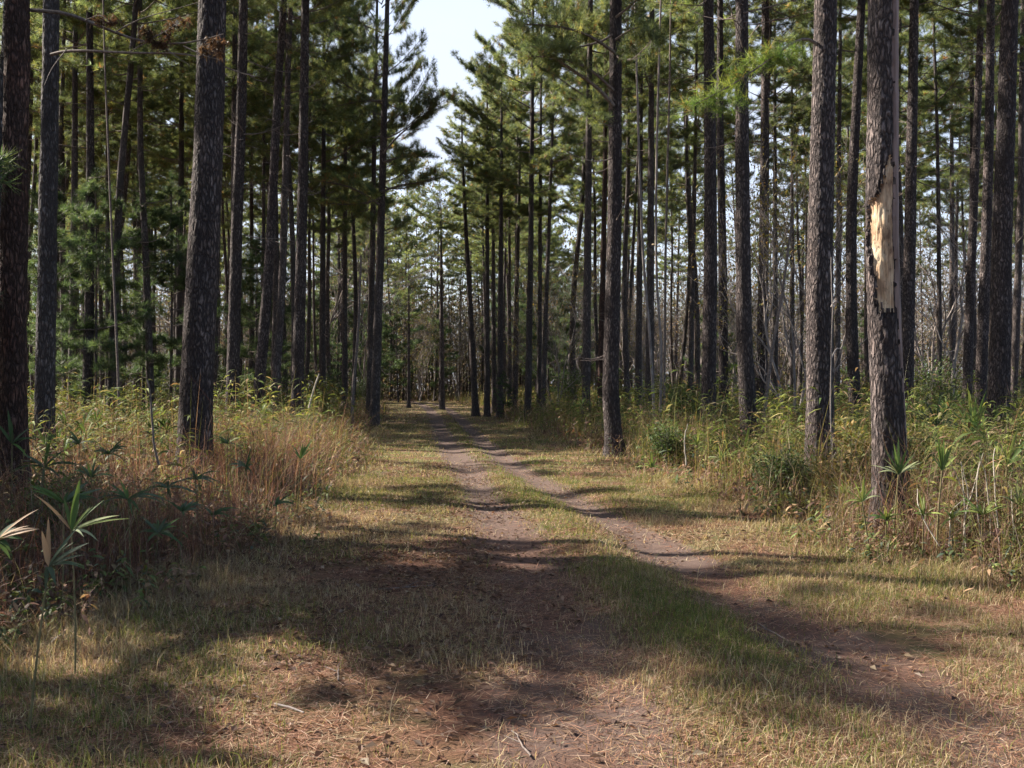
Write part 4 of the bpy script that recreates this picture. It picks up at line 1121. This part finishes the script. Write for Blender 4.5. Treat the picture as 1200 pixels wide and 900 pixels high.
broad_plant('dark strappy plant in front of the edge pine trunk', (14, 520), 12, 9.4, [(-20, -26, .04, DG, 0), (24, -20, .04, BG, 0), (30, -4, .04, DG, 0), (-8, -40, .04, DG, .05), (18, 16, .035, MG, 0)], .006)
broad_plant('grey green leafy sprig low in the red grass by the big left pine', (196, 572), 200, 9.5, [(-18, -6, .045, BG, 0), (18, -10, .05, BG, 0), (30, 6, .045, BG, 0), (4, 12, .04, DG, 0), (-30, 6, .035, DG, 0)], .005)
broad_plant('palmetto with white edged leaves at the foot of the damaged pine', (1053, 556), 1047, 9.6, [(-24, -2, .035, PG, 0), (-18, -20, .03, PG, .03), (-6, -36, .04, MG, 0), (2, -44, .04, DG, .05), (10, -30, .035, MG, 0), (24, -16, .03, PG, 0), (26, -6, .03, PG, -.03), (-14, -28, .03, DG, .06)], .008)
broad_plant('small yellow green cane seedling left of the damaged pine foot', (1010, 588), 1020, 9.6, [(-20, -14, .03, YG, 0), (-10, -26, .03, YG, 0), (4, -30, .035, YG, .03), (16, -18, .03, MG, 0), (22, -6, .03, PG, 0), (-22, 2, .03, YG, 0)], .008)
broad_plant('upright plant with narrow green blades on a tall pale stem', (1104, 552), 1098, 9.3, [(-6, -46, .035, MG, 0), (4, -40, .035, MG, .03), (12, -30, .035, MG, 0), (18, -18, .03, YG, 0), (-12, -20, .03, DG, .05)], .009)
broad_plant('large palmetto fan lit from behind near the right edge', (1140, 510), 1141, 13.5, [(-30, -34, .06, DG, 0), (-18, -44, .06, MG, 0), (-4, -52, .06, YG, 0), (6, -46, .06, MG, .05), (14, -36, .055, YG, 0), (18, -22, .05, MG, 0), (-36, -18, .05, DG, 0)], .012)
broad_plant('dark palmetto fan between the damaged pine and the large fan', (1098, 500), 1100, 14.5, [(-26, -22, .06, DG, 0), (-32, -8, .055, DG, 0), (-14, -34, .06, DG, .05), (4, -40, .06, DG, 0), (18, -28, .05, DG, 0), (24, -12, .05, DG, 0)], .012)
broad_plant('tall leafy cane beside the bleached stalks at the right edge', (1180, 545), 1176, 9.8, [(26, -34, .04, MG, 0), (14, -46, .04, YG, 0), (-16, -30, .035, YG, 0), (30, -10, .035, MG, .05), (-24, -8, .03, YG, 0)], .008)
broad_plant('small bright seedling in front of the grass by the roadside pine', (764, 548), 764, 15.5, [(-6, -12, .05, YG, 0), (6, -12, .05, YG, 0), (0, -16, .05, MG, .05), (10, -2, .04, YG, 0), (-10, -2, .04, YG, 0)], .007)
broad_plant('cane sprig climbing against the crooked base of the dark pine', (872, 530), 870, 17.5, [(-14, -16, .07, MG, 0), (12, -18, .07, YG, 0), (4, -30, .07, MG, -.1), (18, -4, .06, YG, 0), (-18, 4, .06, MG, -.1), (6, 14, .06, PG, 0)], .01)

# small leafy plants dotted through both verges
for (x, y, d, sz) in ((110, 560, 8.5, 1.2), (72, 590, 7.2, 1.2), (232, 562, 10.5, 1), (292, 548, 12, .9), (128, 532, 11, 1), (322, 592, 10.4, .8), (252, 604, 9.6, .9), (180, 625, 8.6, .9), (95, 520, 12.5, 1), (265, 520, 14, 1), (210, 600, 9.0, .8)):
    lv = [(math.cos(a_) * rng.uniform(14, 30) * sz * 9 / d, -abs(math.sin(a_)) * rng.uniform(4, 26) * sz * 9 / d + rng.uniform(-2, 8), rng.uniform(.03, .055), [DG, BG, MG, DG][int(rng.integers(4))], rng.normal(0, .09)) for a_ in rng.uniform(0, 6.28, int(rng.integers(5, 9)))]
    broad_plant('low dark leafy plant in the reddish brush left of the track', (x + rng.normal(0, 3), y), x, d, lv, .005, name='leafy_plant', cat='plant', group='leafy plants in the left brush')
for (x, y, d, sz) in ((1152, 604, 9.0, 1), (1192, 592, 9.2, 1.1), (932, 556, 13.5, 1), (1082, 604, 9.3, .9), (1118, 608, 9.0, .8), (902, 545, 15, 1.1), (848, 538, 16.5, 1.2), (818, 522, 18, 1.2), (1040, 610, 9.6, .8), (985, 580, 11.5, 1)):
    lv = [(math.cos(a_) * rng.uniform(12, 26) * sz * 9 / d, -abs(math.sin(a_)) * rng.uniform(8, 34) * sz * 9 / d, rng.uniform(.028, .045), [YG, MG, YG, PG][int(rng.integers(4))], rng.normal(0, .09)) for a_ in rng.uniform(0, 6.28, int(rng.integers(6, 10)))]
    broad_plant('low yellow green leafy plant at the foot of the right verge', (x + rng.normal(0, 3), y), x, d, lv, .006, name='leafy_plant', cat='plant', group='leafy plants in the right verge')

# palmettos half hidden in the cane: each frond a stalk with a fan of narrow blades
def palmetto(h, fronds, label, loc, group):
    t = thing('palmetto', label, 'palmetto', loc, 0, group)
    for f in range(fronds):
        mb = MB(); a = rng.uniform(0, 6.28); ln = rng.uniform(.15, .55); hh = h * rng.uniform(.65, 1.1)
        u = np.linspace(0, 1, 7)[:, None]; d = np.array([math.cos(a), math.sin(a), 0])
        P = d * ln * u ** 1.6 * hh + np.array([0, 0, 1.]) * hh * u
        V, q = tube(P, np.linspace(.008, .005, 7), 5); mb.add(V, q, col=(.10, .10, .04))
        tip = P[-1]; ax = unit(P[-1] - P[-2]); side = unit(np.cross(ax, np.array([rng.normal(), rng.normal(), .3]))); n = 13
        th = np.linspace(-1.55, 1.55, n) + rng.normal(0, .06, n)
        D = unit(ax[None] * np.cos(th)[:, None] + side[None] * np.sin(th)[:, None] + rng.normal(0, .08, (n, 3)))
        col = palette(n, [(.05, .085, .03), (.08, .125, .035), (.13, .17, .05)], [3, 3, 1])
        leaf_quads(mb, np.repeat(tip[None], n, 0), D, rng.uniform(.28, .42, n), np.full(n, .028), col, .35)
        obj('frond', mb.mesh('frond', [M_leaf]), t)
    return t


for i, (x, d, h) in enumerate(((985, 17, .95), (1078, 16, 1.1), (1165, 17, 1.1), (1105, 19, 1.2), (800, 26, 1.2), (1190, 13, .9), (930, 20, 1.0), (690, 33, 1.2), (95, 16, .95), (140, 19, 1.1), (68, 14, .85), (20, 18, 1.2), (300, 22, 1.0), (180, 17, .8), (345, 27, 1.1))):
    X = (x - 600) * d / F; side = 'right' if x > 600 else 'left'
    palmetto(h, int(rng.integers(3, 6)), f'half hidden green palmetto in the cane {side} of the track', (X, d, float(gz(X, d))), f'palmettos in the cane {side} of the track')

# bleached stalks
t = thing('dead_stalks', 'clump of bleached crooked dead stalks near the right edge', 'dead stalks', (at(1135, 0, 9.2)[0], 9.2, 0))
for pts in ([(1128, 650), (1132, 600), (1136, 585), (1146, 540)], [(1130, 585), (1116, 540)], [(1136, 588), (1128, 545)], [(1133, 640), (1130, 590), (1126, 540)], [(1112, 640), (1112, 600), (1130, 588)], [(1100, 640), (1075, 600), (1074, 575)], [(1150, 640), (1142, 565), (1150, 530)], [(1162, 645), (1160, 560), (1150, 530)], [(1172, 640), (1164, 540), (1168, 525)], [(1188, 650), (1183, 570)]):
    P = px_curve(pts, 9.2, 9.2 + rng.uniform(-.3, .3), 9) - np.array(t.location)
    P += np.cumsum(rng.normal(0, .004, P.shape), 0)
    mb = MB(); V, q = tube(P, np.linspace(.0065, .003, len(P)), 6); mb.add(V, q); obj('stalk', mb.mesh('stalk', [M_pale], True), t)


# saplings
def sapling(label, stems, d, r, mat, name='sapling', lab2=None):
    x0 = stems[0][0][0]; bx = at(x0, 0, d)[0]
    t = thing(name, label, 'sapling', (bx, d, float(gz(bx, d))))
    for i, pts in enumerate(stems):
        P = px_curve(pts, d, d + .15 * i, 16) - np.array(t.location)
        P[1:] += np.cumsum(rng.normal(0, .006, P[1:].shape), 0)
        mb = MB(); V, q = tube(P, np.linspace(r, r * .55, len(P)), 7) ; mb.add(V, q)
        obj('stem', mb.mesh('stem', [mat], True), t)


sapling('thin dark broken sapling leaning in the left grass', [[(186, 545), (180, 515), (176, 470), (172, 440)]], 13, .018, M_limb)
sapling('thin dark curved pole sapling in front of the leaning left pine', [[(140, 480), (137, 400), (132, 300), (127, 180), (122, 60), (120, -40)]], 30, .04, M_limb)
sapling('slender leaning sapling left of the close verge pair', [[(411, 520), (413, 470), (420, 380), (423, 300)]], 36, .07, M_limb)
sapling('pale crooked sapling crossing in front of dark right pines', [[(768, 520), (766, 480), (760, 380), (752, 290), (748, 180), (745, 60), (742, -30)]], 29, .05, M_twig)
sapling('second pale crooked sapling bending beside the first', [[(773, 515), (774, 470), (776, 400), (768, 330), (770, 180), (774, 40), (776, -40)]], 29.6, .05, M_twig)
sapling('straight thin dark sapling right of the pale crooked pair', [[(778, 520), (780, 300), (785, 120), (788, -40)]], 32, .05, M_limb)
sapling('thin curved stem leaning right behind the crooked base pine', [[(894, 520), (896, 470), (905, 400), (914, 350), (922, 300), (926, 260)]], 24, .05, M_limb)
sapling('thin pale upright stem beside the thick scaly pine', [[(976, 560), (973, 440), (975, 360), (972, 300)], [(974, 360), (981, 352), (986, 355)], [(974, 420), (979, 408), (984, 405)]], 14.2, .012, M_twig)
sapling('dry pale weed stem at the edge of the right grass', [[(804, 545), (803, 515), (806, 498)]], 16, .012, M_pale)

# a fallen stick and a broken leaning limb
mb = MB(); P = np.stack([at(322, 826, 5.05), at(340, 835, 5.0), at(356, 842, 4.93)]); P[:, 2] = gz(P[:, 0], P[:, 1]) + .02
V, q = tube(P, [.006, .007, .004], 6); mb.add(V - P[0], q)
o = obj('fallen_stick', mb.mesh('fallen_stick', [M_twig], True), None, P[0]); o['label'] = 'short pale stick lying in the grass'; o['category'] = 'stick'
mb = MB(); P = px_curve([(935, 600), (955, 572), (972, 545), (980, 530)], 14.0, 13.4, 9); P0 = P[0].copy(); V, q = tube(P - P0, np.linspace(.02, .008, 9), 6); mb.add(V, q)
o = obj('fallen_branch', mb.mesh('fallen_branch', [M_twig], True), None, P0); o['label'] = 'grey broken branch propped against the thick scaly pine'; o['category'] = 'branch'
mb = MB(); P = px_curve([(362, 478), (368, 455), (374, 438)], 26, 26, 7); P0 = P[0].copy(); V, q = tube(P - P0, np.linspace(.03, .018, 7), 6); mb.add(V, q)
o = obj('fallen_branch', mb.mesh('fallen_branch', [M_pale], True), None, P0); o['label'] = 'pale slanting dead branch in the grass by the left verge'; o['category'] = 'branch'

for i, (px_, py_, ln_, lab) in enumerate(((395, 790, .22, 'thin dark twig lying in the shaded grass left of the track'), (705, 640, .3, 'crooked twig lying on the grass strip between the ruts'), (905, 735, .25, 'short twig lying beside the right rut'), (480, 690, .35, 'forked twig on the dark leaf litter beside the left rut'), (610, 870, .2, 'bent twig lying in the left rut nearest the camera'), (1010, 700, .3, 'grey twig in the pale grass beyond the right rut'))):
    Y = H * F / (py_ - YH); X = (px_ - 600) * Y / F; a_ = rng.uniform(0, 3.14); mb = MB()
    u = np.linspace(-.5, .5, 7); P = np.stack([X + np.cos(a_) * u * ln_ * 1.6, Y + np.sin(a_) * u * ln_ * 1.6, 0 * u], -1); P[:, :2] += np.cumsum(rng.normal(0, .008, (7, 2)), 0); P[:, 2] = gz(P[:, 0], P[:, 1]) + .02
    P0 = P[0].copy(); V, q = tube(P - P0, np.linspace(.006, .003, 7), 5); mb.add(V, q)
    Q = np.stack([P[3], P[3] + np.array([math.cos(a_ + .7), math.sin(a_ + .7), .12]) * ln_ * .5]); V, q = tube(Q - P0, [.0035, .002], 4); mb.add(V, q)
    o = obj('fallen_twig', mb.mesh('fallen_twig', [M_limb], True), None, P0); o['label'] = lab; o['category'] = 'twig'

# the prototypes were only patterns: remove them from the scene
for t in pine_protos + bt + sh + yp:
    for ch in list(t.children): bpy.data.objects.remove(ch)
    bpy.data.objects.remove(t)

# ------------------------------------------------------------------ light
w = bpy.data.worlds.new('World'); scene.world = w; w.use_nodes = True
nt = w.node_tree; nt.nodes.clear()
sky = nt.nodes.new('ShaderNodeTexSky'); sky.sky_type = 'NISHITA'; sky.sun_disc = False
sky.sun_elevation = R(SUN_EL); sky.sun_rotation = R(SUN_AZ); sky.dust_density = 2.5; sky.air_density = 1.0; sky.ozone_density = 1.0
tcw = nt.nodes.new('ShaderNodeTexCoord'); mpw = nt.nodes.new('ShaderNodeMapping'); mpw.inputs['Scale'].default_value = (1, 1, 2.6)
nzw = nt.nodes.new('ShaderNodeTexNoise'); nzw.inputs['Scale'].default_value = 2.4; nzw.inputs['Detail'].default_value = 6
rw = nt.nodes.new('ShaderNodeMapRange'); rw.inputs[1].default_value = .35; rw.inputs[2].default_value = .65; rw.inputs[3].default_value = .40; rw.inputs[4].default_value = .98
mixs = nt.nodes.new('ShaderNodeMix'); mixs.data_type = 'RGBA'; mixs.inputs[7].default_value = (3.1, 3.4, 4.1, 1)
sxyz = nt.nodes.new('ShaderNodeSeparateXYZ'); nt.links.new(tcw.outputs['Generated'], sxyz.inputs[0])
re_ = nt.nodes.new('ShaderNodeMapRange'); re_.inputs[1].default_value = .30; re_.inputs[2].default_value = .75; re_.inputs[3].default_value = 1.0; re_.inputs[4].default_value = .15
nt.links.new(sxyz.outputs['Z'], re_.inputs[0])
dt = nt.nodes.new('ShaderNodeVectorMath'); dt.operation = 'DOT_PRODUCT'; dt.inputs[1].default_value = (-.35, .93, 0); nt.links.new(tcw.outputs['Generated'], dt.inputs[0])
rd = nt.nodes.new('ShaderNodeMapRange'); rd.inputs[1].default_value = .1; rd.inputs[2].default_value = .7; rd.inputs[3].default_value = .12; rd.inputs[4].default_value = 1
nt.links.new(dt.outputs['Value'], rd.inputs[0])
ml2 = nt.nodes.new('ShaderNodeMath'); ml2.operation = 'MULTIPLY'; nt.links.new(re_.outputs[0], ml2.inputs[0]); nt.links.new(rd.outputs[0], ml2.inputs[1])
mlt = nt.nodes.new('ShaderNodeMath'); mlt.operation = 'MULTIPLY'; nt.links.new(rw.outputs[0], mlt.inputs[0]); nt.links.new(ml2.outputs[0], mlt.inputs[1])
nt.links.new(tcw.outputs['Generated'], mpw.inputs[0]); nt.links.new(mpw.outputs[0], nzw.inputs['Vector']); nt.links.new(nzw.outputs['Fac'], rw.inputs[0]); nt.links.new(mlt.outputs[0], mixs.inputs[0])
bg = nt.nodes.new('ShaderNodeBackground'); bg.inputs['Strength'].default_value = .072
out = nt.nodes.new('ShaderNodeOutputWorld')
nt.links.new(sky.outputs[0], mixs.inputs[6]); nt.links.new(mixs.outputs[2], bg.inputs[0]); nt.links.new(bg.outputs[0], out.inputs[0])
ld = bpy.data.lights.new('sun', 'SUN'); ld.energy = 5.0; ld.angle = R(.55); ld.color = (1, .91, .78)
lo = bpy.data.objects.new('sun', ld); COL.objects.link(lo)
sd = Vector((math.sin(R(SUN_AZ)) * math.cos(R(SUN_EL)), math.cos(R(SUN_AZ)) * math.cos(R(SUN_EL)), math.sin(R(SUN_EL))))
lo.rotation_euler = (-sd).to_track_quat('-Z', 'Y').to_euler()
lo.location = (-30, 10, 40)

scene.view_settings.view_transform = 'Standard'; scene.view_settings.look = 'None'
scene.view_settings.exposure = 2.1; scene.view_settings.gamma = 1
cy_ = scene.cycles
cy_.max_bounces = 5; cy_.diffuse_bounces = 3; cy_.glossy_bounces = 1; cy_.transmission_bounces = 3; cy_.transparent_max_bounces = 4
cy_.use_denoising = True
cy_.use_adaptive_sampling = True; cy_.adaptive_threshold = .02
cy_.sample_clamp_indirect = 4
